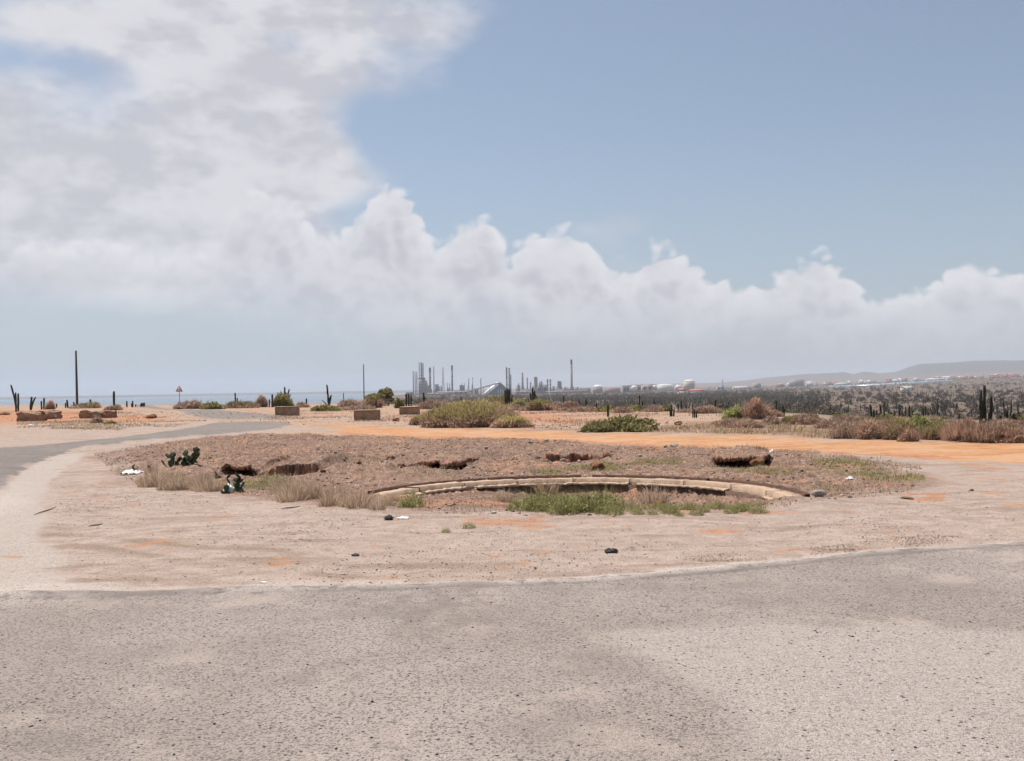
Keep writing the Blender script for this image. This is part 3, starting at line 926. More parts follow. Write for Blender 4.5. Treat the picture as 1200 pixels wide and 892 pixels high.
ring = empty('gun_mount_ring', 'half-buried curved concrete ring with rusty rim around a weedy pit', 'concrete ring', (RING_C[0], RING_C[1], 0.02))
cuts = np.linspace(RING_A0, RING_A1, 10)
for i in range(9):
    a0, a1 = cuts[i] + 0.0012, cuts[i + 1] - 0.0012
    dz = rng.normal(0, 0.008)
    prof = [(RING_RI + 0.13, 0.035 + dz), (RING_RI + 0.13, -0.25), (RING_RO - 0.085, -0.25), (RING_RO - 0.085, 0.03 + dz)]
    b = MB(); b.add(*arc_piece(a0, a1, prof, 14, 100 + i, 0.005)); b.build('segment', M_CONC, ring)
    # lower inner kerb, chipped
    prof = [(RING_RI, -0.03 + dz), (RING_RI, -0.058), (RING_RI + 0.115, -0.058), (RING_RI + 0.115, -0.022 + dz)]
    if i not in (1,):
        b = MB(); b.add(*arc_piece(a0, a1 - (0.05 if i % 3 == 0 else 0), prof, 22, 200 + i, 0.008)); b.build('inner_kerb', M_CONC, ring)
for i, (f0, f1) in enumerate(((0.02, 0.30), (0.305, 0.52), (0.54, 0.71), (0.715, 0.985))):
    a0 = RING_A0 + (RING_A1 - RING_A0) * f0; a1 = RING_A0 + (RING_A1 - RING_A0) * f1
    prof = [(RING_RO - 0.075, 0.062), (RING_RO - 0.075, -0.2), (RING_RO, -0.2), (RING_RO, 0.066)]
    b = MB(); b.add(*arc_piece(a0, a1, prof, 40, 300 + i, 0.004)); b.build('rim_rail', M_RUST, ring)
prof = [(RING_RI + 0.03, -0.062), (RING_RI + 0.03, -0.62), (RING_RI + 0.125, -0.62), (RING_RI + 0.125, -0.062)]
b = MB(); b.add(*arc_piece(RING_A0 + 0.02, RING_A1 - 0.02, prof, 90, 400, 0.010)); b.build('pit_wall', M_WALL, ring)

# ================================================================== rocks, clods, banks
def rock_mesh(name, mat, seed, sq=(1, 1, 0.7), rough=0.28, sub=2):
    import bmesh
    bm = bmesh.new()
    bmesh.ops.create_icosphere(bm, subdivisions=sub, radius=1.0)
    rl = np.random.default_rng(seed)
    ph = rl.uniform(0, 6.28, (6, 3)); fr = rl.uniform(1.2, 4.5, (6, 3))
    for v in bm.verts:
        p = v.co.copy(); d_ = 0
        for j in range(6):
            d_ += math.sin(p.x * fr[j, 0] + ph[j, 0]) * math.sin(p.y * fr[j, 1] + ph[j, 1]) * math.sin(p.z * fr[j, 2] + ph[j, 2]) / (1 + 0.4 * j)
        s_ = 1 + rough * d_ + rl.normal(0, 0.05)
        v.co = Vector((p.x * s_ * sq[0], p.y * s_ * sq[1], p.z * s_ * sq[2]))
    me = bpy.data.meshes.new(name); bm.to_mesh(me); bm.free()
    me.materials.append(mat)
    return me

ROCKS_R = [rock_mesh('clod', M_CLOD, 10 + i) for i in range(4)]
ROCKS_S = [rock_mesh('stone', M_STONE, 30 + i, (1, 0.8, 0.6), 0.22) for i in range(3)]
def place_rock(x, y, wpx, hpx, label, mat='r', i=0, name='soil_clod', cat='clod', group=None):
    X, Y = gp(x, y); D = Y
    z = ground_z(X, Y)
    me = (ROCKS_R if mat == 'r' else ROCKS_S)[i % (4 if mat == 'r' else 3)]
    o = link(name, me, None, (X, Y + 0.05, z + hpx * D / F * 0.32), i * 1.3)
    o.scale = (wpx * D / F / 2, wpx * D / F / 2 * 0.8, hpx * D / F / 2 / 0.75)
    tag(o, label, cat, group)
    return o

def bank(x0, x1, yf, h, label, seed):
    """crust of soil overhanging a washed-out hollow"""
    a = Vector(gp(x0, yf)); b_ = Vector(gp(x1, yf))
    n = 90; L = (b_ - a).length
    dirn = (b_ - a).normalized(); nrm = Vector((-dirn.y, dirn.x))
    rl = np.random.default_rng(seed)
    mid_ = (a + b_) / 2
    root_loc = Vector((mid_.x, mid_.y, ground_z(mid_.x, mid_.y)))
    tt = np.linspace(0, 1, n + 1)
    px_ = a.x + (b_.x - a.x) * tt; py_ = a.y + (b_.y - a.y) * tt
    e = np.maximum(0.02, 1 - sstep(np.abs(2 * tt - 1), 0.70, 1.0))
    wl = np.zeros(n + 1)
    for _ in range(3):
        wl = -bank_wob(px_ + nrm.x * wl, py_ + nrm.y * wl)
    lx, ly = px_ + nrm.x * wl, py_ + nrm.y * wl              # front line of the hollow
    zt = terrain(lx + nrm.x * 1.15, ly + nrm.y * 1.15)
    zb = terrain(lx + nrm.x * 0.2, ly + nrm.y * 0.2)
    H = np.maximum(zt - zb, 0.03)
    lj = fbm(tt * L * 6.0, tt * 0 + seed * 2.3, 75, 4, 0.7) - 0.5
    w2_ = fbm(tt * L * 1.5, tt * 0 + seed * 1.7, 73, 4, 0.65) - 0.5
    close = sstep(w2_ + 0.25 * lj, 0.04, 0.16)               # here the roof has sagged down to the floor
    over = (0.02 + 0.30 * (w2_ + 0.35) + 0.35 * lj - 0.25 * close) * e
    thin = np.maximum(0.035, (0.05 + 0.10 * (lj + 0.4)) * (1 - close) + close * (H + 0.05))
    offs = [(1.2, 0.02, 0), (0.95, 0.0, 0), (0.62, 0.0, 0), (0.32, 0.0, 0), (0.08, 0.0, 0), (-0.55, 0, 0), (-1.0, 0, 0.4), (-0.9, 0, 1.0), (0.25, 0, 1.0), (0.85, 0, 0.95)]
    K = len(offs); vs = np.zeros((n + 1, K, 3)); redv = np.zeros((n + 1, K))
    for j, (o_, dz, th_) in enumerate(offs):
        oo = (over * -o_ * -1 if False else np.where(o_ < 0, over * o_, o_)) + rl.normal(0, 0.015, n + 1)
        sag = -H * 0.30 * e * sstep(0.9 - oo, 0.0, 1.0)
        zz = zt + dz + sag - thin * th_ + rl.normal(0, 0.008, n + 1) + (fbm(lx * 3, (ly + oo) * 3, 91, 3) - 0.5) * 0.10 * (th_ < 0.3)
        if j == 0:
            zz = zt - 0.08
        vs[:, j, 0] = lx + nrm.x * oo - root_loc.x; vs[:, j, 1] = ly + nrm.y * oo - root_loc.y; vs[:, j, 2] = zz - root_loc.z
        redv[:, j] = 0.8 if th_ > 0.2 else np.clip(1.6 * lj + (0.3 if o_ < 0.2 else 0), 0, 1)
    vs = vs.reshape(-1, 3)
    ii = np.arange((n + 1) * K).reshape(n + 1, K)
    fs = np.stack([ii[:-1, :-1], ii[:-1, 1:], ii[1:, 1:], ii[1:, :-1]], -1).reshape(-1, 4)
    r = empty('eroded_bank', label, 'soil bank', root_loc)
    at_ = {k_: np.zeros(len(vs)) for k_ in ZONES}
    at_['grav'] = np.ones(len(vs)); at_['red'] = redv.ravel()
    me = new_mesh('crust', vs, fs, M_GROUND, False, at_)
    link('crust', me, r)
    for k in range(12):
        t = rl.uniform(0.02, 0.98)
        p = a + (b_ - a) * t - nrm * rl.uniform(-0.1, 0.7)
        s_ = rl.uniform(0.03, 0.085)
        o = link('fallen_lump', ROCKS_R[k % 4], r, (p.x - root_loc.x, p.y - root_loc.y, ground_z(p.x, p.y) - root_loc.z + s_ * 0.3), k)
        o.scale = (s_ * 1.4, s_, s_)
    return r

for (q, lab, sd) in zip(LEDGES, ('widest eroded bank with a dark hollow, beside the prickly pears', 'thin red soil ledge between two darker hollows behind the ring', 'ragged dark ledge of crumbling soil just behind the ring',
                                 'broken red ledge among pale rubble behind the green weeds', 'brown undercut bank with dark hollows near a round clod'), range(5)):
    bank(q[0], q[1], q[2], q[3], lab, 5 + sd)

for i, q in enumerate(((867, 550, 18, 13, 'rounded brown clod at the foot of the brown undercut bank'),)):
    pass
CLODS = [(889, 551, 17, 12, 'rounded brown clod at the foot of the brown undercut bank', 'r'),
         (700, 553, 20, 11, 'larger red clod lying in the pale rubble behind the weeds', 'r'),
         (672, 539, 16, 9, 'flat red clod upslope of the larger red one', 'r'),
         (712, 541, 12, 7, 'small red clod beside the larger red clod', 'r'),
         (774, 586, 15, 12, 'brown soil lump in the pit below the ring wall', 'r'),
         (464, 494, 8, 5, 'dark clod on the orange soil between two concrete blocks', 'r'),
         (177, 491, 15, 6, 'brown soil lump beside the curving road', 'r'),
         (5, 487, 12, 5, 'dark soil heap at the frame edge beyond the road', 'r'),
         (877, 497, 9, 6, 'orange clod in front of the red-brown tumbleweed', 'r'),
         (795, 498, 10, 6, 'orange clod beside the low leafy bush', 'r'),
         (961, 588, 20, 11, 'broken lump at the ring end half sunk in sand', 's'),
         (598, 586, 8, 4, 'small brown lump in the pit near the weeds', 'r'),
         (378, 559, 8, 5, 'dark stone on the rubble right of the widest bank', 'r'),
         (421, 551, 7, 4, 'small dark stone on grey rubble behind straw tufts', 'r'),
         (630, 543, 6, 4, 'small black stone by the broken red ledge', 'r'),
         (1140, 575, 6, 3, 'brown stone on pale sand at the right', 'r'),
         (1065, 585, 18, 3, 'flat red clod on the sand beyond the ring end', 'r'),
         (655, 556, 5, 3, 'tiny red stone on the outer rim of the ring', 'r'),
         (930, 541, 20, 5, 'flat brown clod on the grassy slope near the track', 'r')]
for i, (x, y, w_, h_, lab, mt) in enumerate(CLODS):
    place_rock(x, y, w_, h_, lab, mt, i)
for i, (x, y, w_) in enumerate(((660, 546, 8), (667, 548, 7), (653, 545, 6), (645, 549, 6), (679, 545, 5), (790, 523, 10), (795, 527, 7), (810, 531, 6), (570, 532, 6), (640, 524, 9), (622, 526, 7), (604, 527, 6), (725, 546, 6), (780, 531, 7), (750, 541, 6))):
    place_rock(x, y, w_, w_ * 0.6, 'pale grey stone lying in the rubble behind the ring', 's', i, 'pale_stone', 'stone', 'pale stones in the rubble')

# ================================================================== concrete blocks
def block(x0, x1, yt, yb, depth, label, rz=0.0, ruined=False, mat=None):
    X, Y = gp((x0 + x1) / 2, yb); z = ground_z(X, Y)
    w_ = (x1 - x0) * Y / F; h_ = (yb - yt) * Y / F
    r = empty('concrete_block', label, 'concrete block', (X, Y + depth / 2, z), rz)
    import bmesh
    bm = bmesh.new()
    bmesh.ops.create_cube(bm, size=1.0)
    for v in bm.verts:
        v.co = Vector((v.co.x * w_, v.co.y * depth, (v.co.z + 0.5) * (h_ + 0.1) - 0.1))
    bmesh.ops.bevel(bm, geom=bm.edges[:], offset=0.03, segments=2, affect='EDGES')
    bmesh.ops.subdivide_edges(bm, edges=[e for e in bm.edges if e.calc_length() > 0.2], cuts=3, use_grid_fill=True)
    rl = random.Random(int(x0))
    for v in bm.verts:
        j = 0.05 if ruined else 0.008
        v.co += Vector((rl.gauss(0, j), rl.gauss(0, j), rl.gauss(0, j) if v.co.z > 0.1 else 0))
    me = bpy.data.meshes.new('body'); bm.to_mesh(me); bm.free(); me.materials.append(mat or M_BLOCK)
    link('body', me, r)
    if not ruined:
        b = MB(); b.box(-w_ / 2 - 0.02, w_ / 2 + 0.02, -depth / 2 - 0.02, depth / 2 + 0.02, h_ + 0.002, h_ + 0.035)
        b.build('toned_top', M_CONC, r)  # thin lighter slab added, carrying the sunlit look of the block's top
    return r
block(322, 348, 478, 488.2, 0.9, 'brown concrete block by the far road, left of the bushy mound', 0.04)
block(414.5, 443.5, 482, 493.3, 0.9, 'widest upright brown concrete block on the orange soil', 0.02)
block(468.5, 490, 478, 486.5, 1.0, 'brown concrete block at the left foot of the grassy mound', -0.06)
block(93, 118, 483, 490.3, 1.0, 'pale-topped ruined concrete block behind a dry tuft', 0.05, True)
block(112, 129.5, 482, 490, 1.0, 'dark crumbling block end behind the dry tuft', -0.2, True, M_SOIL)
block(19.5, 45, 484.5, 493.8, 1.1, 'dark ruined concrete block nearest the frame edge', 0.06, True)
block(42, 62, 482.8, 491.2, 1.2, 'crumbling block leaning onto the dark ruined one', -0.12, True)

# ================================================================== litter
def crumple(name, mat, X, Y, sx_, sy_, sz_, label, cat, seed):
    rl = np.random.default_rng(seed)
    n = 9
    gx_, gy_ = np.meshgrid(np.linspace(-1, 1, n), np.linspace(-1, 1, n))
    rad = np.maximum(np.abs(gx_), np.abs(gy_))
    zz = (1 - rad ** 2) * 0.6 + rl.uniform(0, 0.55, gx_.shape)
    jx = rl.normal(0, 0.09, gx_.shape); jy = rl.normal(0, 0.09, gx_.shape)
    top = np.stack([(gx_ + jx) * sx_, (gy_ + jy) * sy_, zz * sz_], -1).reshape(-1, 3)
    bot = top.copy(); bot[:, 2] = top[:, 2] * 0.55 - 0.004
    i = np.arange(n * n).reshape(n, n)
    q = np.stack([i[:-1, :-1], i[:-1, 1:], i[1:, 1:], i[1:, :-1]], -1).reshape(-1, 4)
    fs = np.concatenate([q, q[:, ::-1] + n * n])
    z = ground_z(X, Y)
    o = link(name, new_mesh(name, np.concatenate([top, bot]), fs, mat), None, (X, Y, z + 0.004))
    return tag(o, label, cat)
X_, Y_ = gp(155, 557); crumple('plastic_bag', M_PLASTIC, X_, Y_, 0.19, 0.15, 0.09, 'crumpled white plastic bag on the ground left of the prickly pears', 'plastic bag', 1)
X_, Y_ = gp(268, 577); crumple('paper_scrap', M_PLASTIC, X_, Y_, 0.07, 0.06, 0.14, 'white scrap of paper under the low prickly pear', 'paper', 2)
X_, Y_ = gp(281, 572); crumple('paper_scrap', M_PLASTIC, X_, Y_, 0.05, 0.05, 0.10, 'smaller white scrap beside the low prickly pear', 'paper', 3)
X_, Y_ = gp(472, 608); crumple('plastic_scrap', M_PLASTIC, X_, Y_, 0.07, 0.05, 0.03, 'flat clear plastic scrap right of the black lump on sand', 'plastic', 4)
X_, Y_ = gp(455.5, 610); crumple('rubber_scrap', M_BLACK, X_, Y_, 0.055, 0.05, 0.06, 'black lump on the sand before the straw tufts', 'rubber scrap', 5)
X_, Y_ = gp(716, 648); crumple('rubber_scrap', M_BLACK, X_, Y_, 0.06, 0.05, 0.035, 'black scrap alone on the pale sand by the asphalt edge', 'rubber scrap', 6)
X_, Y_ = gp(417, 651); crumple('rubber_scrap', M_BLACK, X_, Y_, 0.035, 0.03, 0.02, 'thin dark scrap on the sand below the straw tufts', 'rubber scrap', 7)
X_, Y_ = gp(996, 563); crumple('plastic_scrap', M_PLASTIC, X_, Y_, 0.06, 0.05, 0.05, 'white scrap in the green grass beyond the ring end', 'plastic', 8)
X_, Y_ = gp(36, 499.5); crumple('plastic_scrap', M_PLASTIC, X_, Y_, 0.16, 0.1, 0.07, 'white scrap on the verge before the ruined blocks', 'plastic', 9)
X_, Y_ = gp(905, 541); crumple('plastic_scrap', M_PLASTIC, X_, Y_, 0.05, 0.05, 0.12, 'white scrap standing by the rounded brown clod', 'plastic', 10)
X_, Y_ = gp(309, 683); crumple('plastic_scrap', M_PLASTIC, X_, Y_, 0.03, 0.012, 0.01, 'sliver of white litter near the asphalt edge', 'plastic', 11)
def stick(x0, y0, x1, y1, label):
    a = Vector((*gp(x0, y0), 0)); b_ = Vector((*gp(x1, y1), 0))
    m_ = (a + b_) / 2; z = ground_z(m_.x, m_.y)
    pts_ = [((a.x + (b_.x - a.x) * t) - m_.x, (a.y + (b_.y - a.y) * t) - m_.y, 0.010 + 0.004 * sin(t * 7)) for t in np.linspace(0, 1, 6)]
    o = MB().tube(pts_, [0.004, 0.007, 0.008, 0.007, 0.006, 0.003], 5).build('stick', M_WOOD, None, False, (m_.x, m_.y, z))
    tag(o, label, 'stick')
stick(105, 617, 121, 614, 'dark dry stick lying on the sand near the road bend')
stick(41, 605, 66, 596, 'longest dark stick on the pale road shoulder')
stick(330, 597, 352, 594, 'twig on the sand in front of the straw tufts')

# ================================================================== sign and poles
X_, Y_ = gp(210.5, 476.2); s_ = Y_ / F
sg = empty('warning_sign', 'red-edged triangular warning sign on a thin grey post by the road', 'road sign', (X_, Y_, ground_z(X_, Y_)))
MB().tube([(0, 0, -0.2), (0, 0, 2.25)], 0.045, 8).build('post', M_GALV, sg)
def tri(sz, y, z0, th_=0.012):
    h_ = sz * 0.866
    p = [(-sz / 2, z0), (sz / 2, z0), (0, z0 + h_)]
    vs_ = [(x, y - th_, z) for x, z in p] + [(x, y + th_, z) for x, z in p]
    return vs_, [[0, 1, 2], [5, 4, 3], [0, 3, 4, 1], [1, 4, 5, 2], [2, 5, 3, 0]]
b = MB(); b.add(*tri(0.86, -0.07, 1.72)); pl = b.build('plate', M_SIGNRED, sg)
b = MB(); b.add(*tri(0.52, -0.09, 1.82, 0.006)); b.build('face', M_SIGNWHITE, pl)
b = MB(); b.box(-0.05, 0.03, -0.104, -0.097, 1.88, 2.0); b.box(-0.02, 0.07, -0.104, -0.097, 1.96, 2.06); b.build('symbol', M_BLACK, pl)

def pole(x, yb, yt, D, label, r0=0.14, steps=False, lean=0.0, ybase_on=True):
    X, Y, zt = at(x, D, yt)
    z = ground_z(X, Y)
    r = empty('utility_pole', label, 'pole', (X, Y, z))
    MB().tube([(0, 0, -0.5), (lean * 0.5, 0, (zt - z) * 0.5), (lean, 0, zt - z)], [r0, r0 * 0.85, r0 * 0.7], 10).build('shaft', M_WOOD, r)
    b = MB()
    b.box(lean - 0.05, lean + 0.05, -0.2, 0.2, zt - z - 0.5, zt - z - 0.42)
    b.build('bracket', M_RUST, r)
    return r
pole(89.5, 474, 411, 165, 'tall bare wooden pole standing near the sea edge', 0.21, lean=-0.1)
pole(426, 466, 427, 260, 'thin bare pole beyond the olive trees by the works', 0.17)
pole(402.5, 474, 460.5, 170, 'short thin pole between the candelabra cactus and the trees', 0.10)

# ================================================================== cacti
def stem_mesh(h, rad, lean=(0, 0), curve=0.0, ribs=8, seed=0, rings=9):
    rl = np.random.default_rng(seed)
    n = ribs * 2; vs = []; fs = []
    tt = list(np.linspace(0, 1, rings)) + [1.0]
    wob = rl.normal(0, 0.03, (rings + 1, 2)) * h * 0.15
    for i, t in enumerate(tt):
        last = i == len(tt) - 1
        r = rad * (0.82 + 0.25 * min(1, t * 4)) * (1 + 0.06 * math.sin(t * 9 + seed))
        z = h * t
        if i == rings - 1:
            r *= 0.8; z = h - rad * 0.25
        if last:
            r *= 0.25; z = h
        ct = t ** (1.6 if curve else 1.0)
        cx = lean[0] * ct + wob[i, 0] * (t > 0); cy = lean[1] * ct + wob[i, 1] * (t > 0)
        for k in range(n):
            a = 2 * pi * k / n
            q = r * (1.0 if k % 2 == 0 else 0.74)
            vs.append((cx + q * cos(a), cy + q * sin(a), z))
    R_ = len(tt)
    for i in range(R_ - 1):
        for k in range(n):
            fs.append([i * n + k, i * n + (k + 1) % n, (i + 1) * n + (k + 1) % n, (i + 1) * n + k])
    fs.append([(R_ - 1) * n + k for k in range(n)])
    return new_mesh('stem', np.array(vs), fs, M_CACTUS)

cseed = [0]
def cactus(yb, stems, label, D=None, group='cacti along the plateau'):
    """stems: (x_base, x_top, y_top, width px, [y_base])"""
    xm = sum(s[0] for s in stems) / len(stems)
    if D is None:
        X, Y = gp(xm, yb)
    else:
        X, Y, _ = at(xm, D)
    z = ground_z(X, Y)
    m_px = Y / F
    # pixel row at which this base really stands
    r = empty('columnar_cactus', label, 'cactus', (X, Y, z), 0.0, group)
    for i, s in enumerate(stems):
        cseed[0] += 1
        top = at(s[1], Y, s[2])
        rad = s[3] * m_px / 2
        h = max(top[2] - z, 0.3) + 0.1
        bx_ = (s[0] - xm) * m_px
        me = stem_mesh(h, rad, (top[0] - X - bx_, rng.normal(0, 0.05) * h), abs(s[1] - s[0]) > 1.5, 8 if s[3] > 3 else 5, cseed[0])
        link('stem', me, r, (bx_, (i % 3 - 1) * rad * 1.4, -0.1))
    return r

cactus(484, [(20, 14, 451, 2.0), (19, 18, 460, 2.0), (20.8, 20.5, 461, 2.2)], 'three-stemmed cactus with one tall leaning arm above the ruined blocks')
cactus(482, [(36.5, 38, 465, 2.4), (36.5, 42, 465.5, 2.0)], 'V-shaped cactus right of the three-stemmed leaning one')
cactus(481, [(49.5, 49, 470, 1.8), (51.5, 51.5, 466.5, 2.0)], 'two-stemmed cactus in a dry shrub above the ruined blocks')
cactus(479, [(67, 67, 473, 1.5)], 'tiny cactus stump left of the tall bare pole')
cactus(479, [(77.5, 77.5, 472, 1.6), (79.8, 79, 468.5, 2.0)], 'pair of short cacti just left of the tall bare pole')
cactus(476, [(87.5, 87, 471, 1.6)], 'single small cactus at the foot of the tall pole')
cactus(478, [(106.5, 107, 468, 2.0), (105.5, 104.8, 474, 1.4)], 'thin cactus right of the tall pole against the sea')
cactus(478, [(118, 118, 475, 1.8)], 'squat cactus stump between the thin cactus and the thick post-like one')
cactus(478, [(134.5, 134, 458.5, 2.6)], 'thick post-like cactus standing alone against the sea')
cactus(477.5, [(149.3, 149, 470, 1.7)], 'short single cactus right of the post-like one')
cactus(477.5, [(156, 156, 470, 1.8), (154.8, 154.3, 473, 1.4)], 'forked short cactus left of the far road')
cactus(477.2, [(159.5, 159.5, 474, 1.4)], 'tiny cactus just left of the far road')
cactus(477, [(167, 166.8, 472, 2.2), (168.8, 168.8, 471.8, 2.2), (164.8, 164.6, 474.5, 1.5)], 'squat cactus cluster beside the start of the far road')
cactus(473, [(276.3, 276, 460.3, 1.7), (278, 278.2, 466.5, 1.5)], 'two-stemmed cactus over the low yellow-green shrubs')
cactus(477.5, [(319.5, 319.5, 462, 2.1), (315.6, 315.6, 468, 1.5)], 'two-stemmed cactus in front of the bushy mound by the block')
cactus(474, [(332, 329.5, 459, 1.6), (333.5, 333.5, 453.5, 2.0), (336, 338.5, 456, 1.8), (337, 340.5, 462, 1.6), (334.5, 335, 460, 1.6)], 'many-armed cactus behind the bushy mound')
cactus(477, [(359.5, 359.3, 467, 1.7)], 'thin cactus beside the red-roofed house')
cactus(475, [(385, 383.3, 450.8, 2.0), (386, 388.2, 463, 2.3), (383, 377, 469, 1.5), (385.8, 385.8, 466, 1.6)], 'candelabra cactus with one tall stem between bushes')
cactus(476, [(476.3, 476.2, 461.5, 2.2), (479, 478.8, 461.5, 1.8), (481.6, 481.6, 463, 1.8)], 'trio of upright cacti beside the block at the mound')
cactus(474, [(496.8, 496.5, 460, 2.1), (497.6, 498, 466, 1.4)], 'single dark cactus in front of the tallest refinery column')
cactus(469, [(540, 540, 465, 1.5)], 'tiny cactus on the crest of the grassy mound', D=70)
cactus(478.5, [(592.5, 592, 457, 2.3), (594.5, 594.5, 455, 2.6), (597, 597.2, 456, 2.4), (599, 600, 463, 1.8), (595.8, 595.6, 460, 2.2), (593.5, 593, 465, 2.0)], 'dense clump of cactus stems in front of the shed gable')
cactus(479, [(622, 621.5, 461, 2.2), (624, 624.4, 453.5, 2.0), (626, 626.4, 458, 2.2), (627.5, 628, 463, 1.8), (621, 618.5, 467, 1.5), (624.8, 625, 464, 2.4)], 'candle-shaped cactus clump with the highest stem at its middle')
cactus(474, [(660.5, 660.5, 464, 1.7)], 'slim cactus left of the tallest refinery stack')
cactus(480, [(671, 670.8, 468.3, 1.6), (675, 675, 469.5, 1.5), (678.7, 678.6, 468, 1.4)], 'row of three slim cacti below the tall stack')
cactus(480.5, [(686.8, 686.6, 467.6, 1.9)], 'slim cactus right of the row of three')
cactus(482, [(699, 698.8, 472, 2.0)], 'short cactus on the orange soil edge right of the slim row')
cactus(488.5, [(712.3, 712, 474.5, 2.6)], 'thick short cactus behind the low leafy bush')
cactus(481.5, [(749.5, 749.3, 463, 1.7), (752.6, 752.6, 470, 1.7)], 'tall and short cactus pair beyond the low leafy bush')
cactus(481.5, [(766, 766.2, 468.5, 1.6), (768, 768, 471, 1.3)], 'slim cactus pair right of the tall-and-short pair')
cactus(488.5, [(785.3, 785, 479, 1.5), (787, 787, 475, 1.9), (789.5, 790, 479.5, 1.9)], 'three-stemmed cactus at the orange edge before the dark thicket')
cactus(481.5, [(794.5, 794.5, 473, 1.4), (798.3, 798.3, 469.5, 1.9), (804, 804.3, 474, 1.4)], 'tall cactus with two thin companions before the dark thicket')
cactus(490, [(813.5, 813.2, 479.5, 1.8), (816, 816, 482, 1.8), (812, 811.8, 473, 1.2)], 'short cactus group left of the bright green bush')
cactus(482.5, [(834.6, 834.6, 474, 1.4), (838.3, 838.4, 468.8, 2.0), (840.5, 840.6, 477, 1.4)], 'upright cactus group above the bright green bush')
cactus(487, [(909.6, 909.4, 469.5, 1.7), (911.5, 912, 478, 1.4)], 'slim cactus right of the red-brown tumbleweed')
cactus(488, [(917.4, 917, 475, 2.4), (919, 919.4, 479, 1.8)], 'stout short cactus right of the slim one by the tumbleweed')
cactus(497, [(1021, 1019, 474, 2.4), (1024, 1024, 480, 2.0), (1028, 1027.5, 481, 2.0), (1033, 1031, 473.5, 2.0), (1036, 1036, 480, 1.8), (1031.5, 1031.2, 484, 2.0)], 'jagged cactus thicket with many short stems above the hedge')
cactus(497, [(1044, 1043.5, 483, 1.8), (1049, 1048.5, 481, 1.8), (1054, 1053.6, 479, 1.8), (1057, 1057, 484, 1.5)], 'low uneven cactus row right of the jagged thicket')
cactus(497, [(1061, 1060.6, 476.5, 1.7), (1065.3, 1065, 475, 1.9), (1070, 1070, 480.5, 1.7)], 'two tall thin cacti mid hedge above the green growth')
cactus(497, [(1079, 1074, 482, 1.4), (1082, 1081, 477.5, 1.8), (1085.5, 1084.5, 476.5, 1.7), (1088, 1087.5, 483, 1.5)], 'fanned cactus group above the green part of the hedge')
cactus(497, [(1096, 1090, 479, 1.3), (1097.5, 1099.5, 474, 1.9), (1101, 1101, 483, 1.4), (1105, 1104.7, 488, 1.6)], 'cactus with one stem leaning each way above the hedge')
cactus(496, [(1123.5, 1123.5, 484.5, 1.6)], 'lone small cactus left of the biggest cactus')
cactus(500, [(1147.6, 1147.2, 457, 3.2), (1151, 1151.2, 469, 2.2), (1155, 1154.6, 451.5, 3.4), (1157, 1158, 483, 2.4), (1152.5, 1152, 480, 2.4), (1162, 1162, 463, 3.4)], 'biggest cactus with tall thick columns rising over the dry hedge')
cactus(500, [(1172, 1172, 487, 2.6), (1175, 1173.5, 489.5, 2.4), (1170.3, 1170, 490.5, 2.0)], 'stubby cactus right of the biggest one')
cactus(500, [(1177.5, 1174.5, 469.5, 1.6), (1178.8, 1178.6, 478, 1.6), (1180.5, 1180.5, 479, 1.6), (1183, 1183.4, 467.5, 1.6), (1179, 1178.6, 485, 4.0)], 'slim-armed cactus right of the stubby one')
cactus(501, [(1185.5, 1185, 484.5, 4.0), (1190, 1190, 488, 3.4)], 'pair of fat barrel-like cactus stumps at the hedge')
cactus(500, [(1196.5, 1191, 480.5, 1.4), (1197.5, 1197.5, 486.5, 1.8), (1199, 1200, 490, 2.2)], 'half-cut cactus at the picture edge over the hedge')

# ================================================================== prickly pears
pad_meshes = []
for i in range(3):
    import bmesh
    bm = bmesh.new(); bmesh.ops.create_uvsphere(bm, u_segments=10, v_segments=7, radius=1.0)
    for v in bm.verts:
        v.co = Vector((v.co.x * 0.42 * (1 + 0.12 * v.co.z), v.co.y * 0.10, (v.co.z + 0.95) * 0.5))
    me = bpy.data.meshes.new('pad'); bm.to_mesh(me); bm.free(); me.materials.append(M_PAD)
    me.polygons.foreach_set('use_smooth', np.ones(len(me.polygons), bool))
    pad_meshes.append(me)
def prickly_pear(x, yb, n, spread, h, size, label, seed):
    X, Y = gp(x, yb); z = ground_z(X, Y)
    r = empty('prickly_pear', label, 'prickly pear', (X, Y, z))
    rl = random.Random(seed)
    nodes = []
    for i in range(n):
        if i < max(3, n // 3):
            p = Vector((rl.uniform(-spread, spread), rl.uniform(-0.2, 0.2), -0.02)); lev = 0
        else:
            q = rl.choice([k for k in nodes if k[2] < 3])
            p = q[0] + q[1] * q[3] * 0.85; lev = q[2] + 1
        up_ = Vector((rl.uniform(-0.9, 0.9), rl.uniform(-0.6, 0.6), 0.9)).normalized()
        s_ = size * rl.uniform(0.75, 1.15)
        if p.z + s_ * 0.6 > h:
            lev = 3; up_ = Vector((up_.x, up_.y, 0.25)).normalized()
        o = link('pad', pad_meshes[i % 3], r)
        o.rotation_mode = 'QUATERNION'
        o.rotation_quaternion = up_.to_track_quat('Z', 'Y') @ Matrix.Rotation(rl.uniform(-1.0, 1.0), 3, 'Z').to_quaternion()
        o.scale = (s_, s_, s_); o.location = p
        nodes.append((p, up_, lev, s_))
prickly_pear(212, 555, 46, 0.36, 0.40, 0.135, 'largest dark green prickly pear standing in dry grass', 3)
prickly_pear(168, 556, 8, 0.10, 0.22, 0.10, 'tiny prickly pear left of the largest one', 4)
prickly_pear(270, 577, 24, 0.15, 0.34, 0.115, 'smaller prickly pear with white scraps at its foot', 5)
prickly_pear(252, 566, 4, 0.08, 0.22, 0.11, 'thin prickly pear between the two bigger ones', 6)

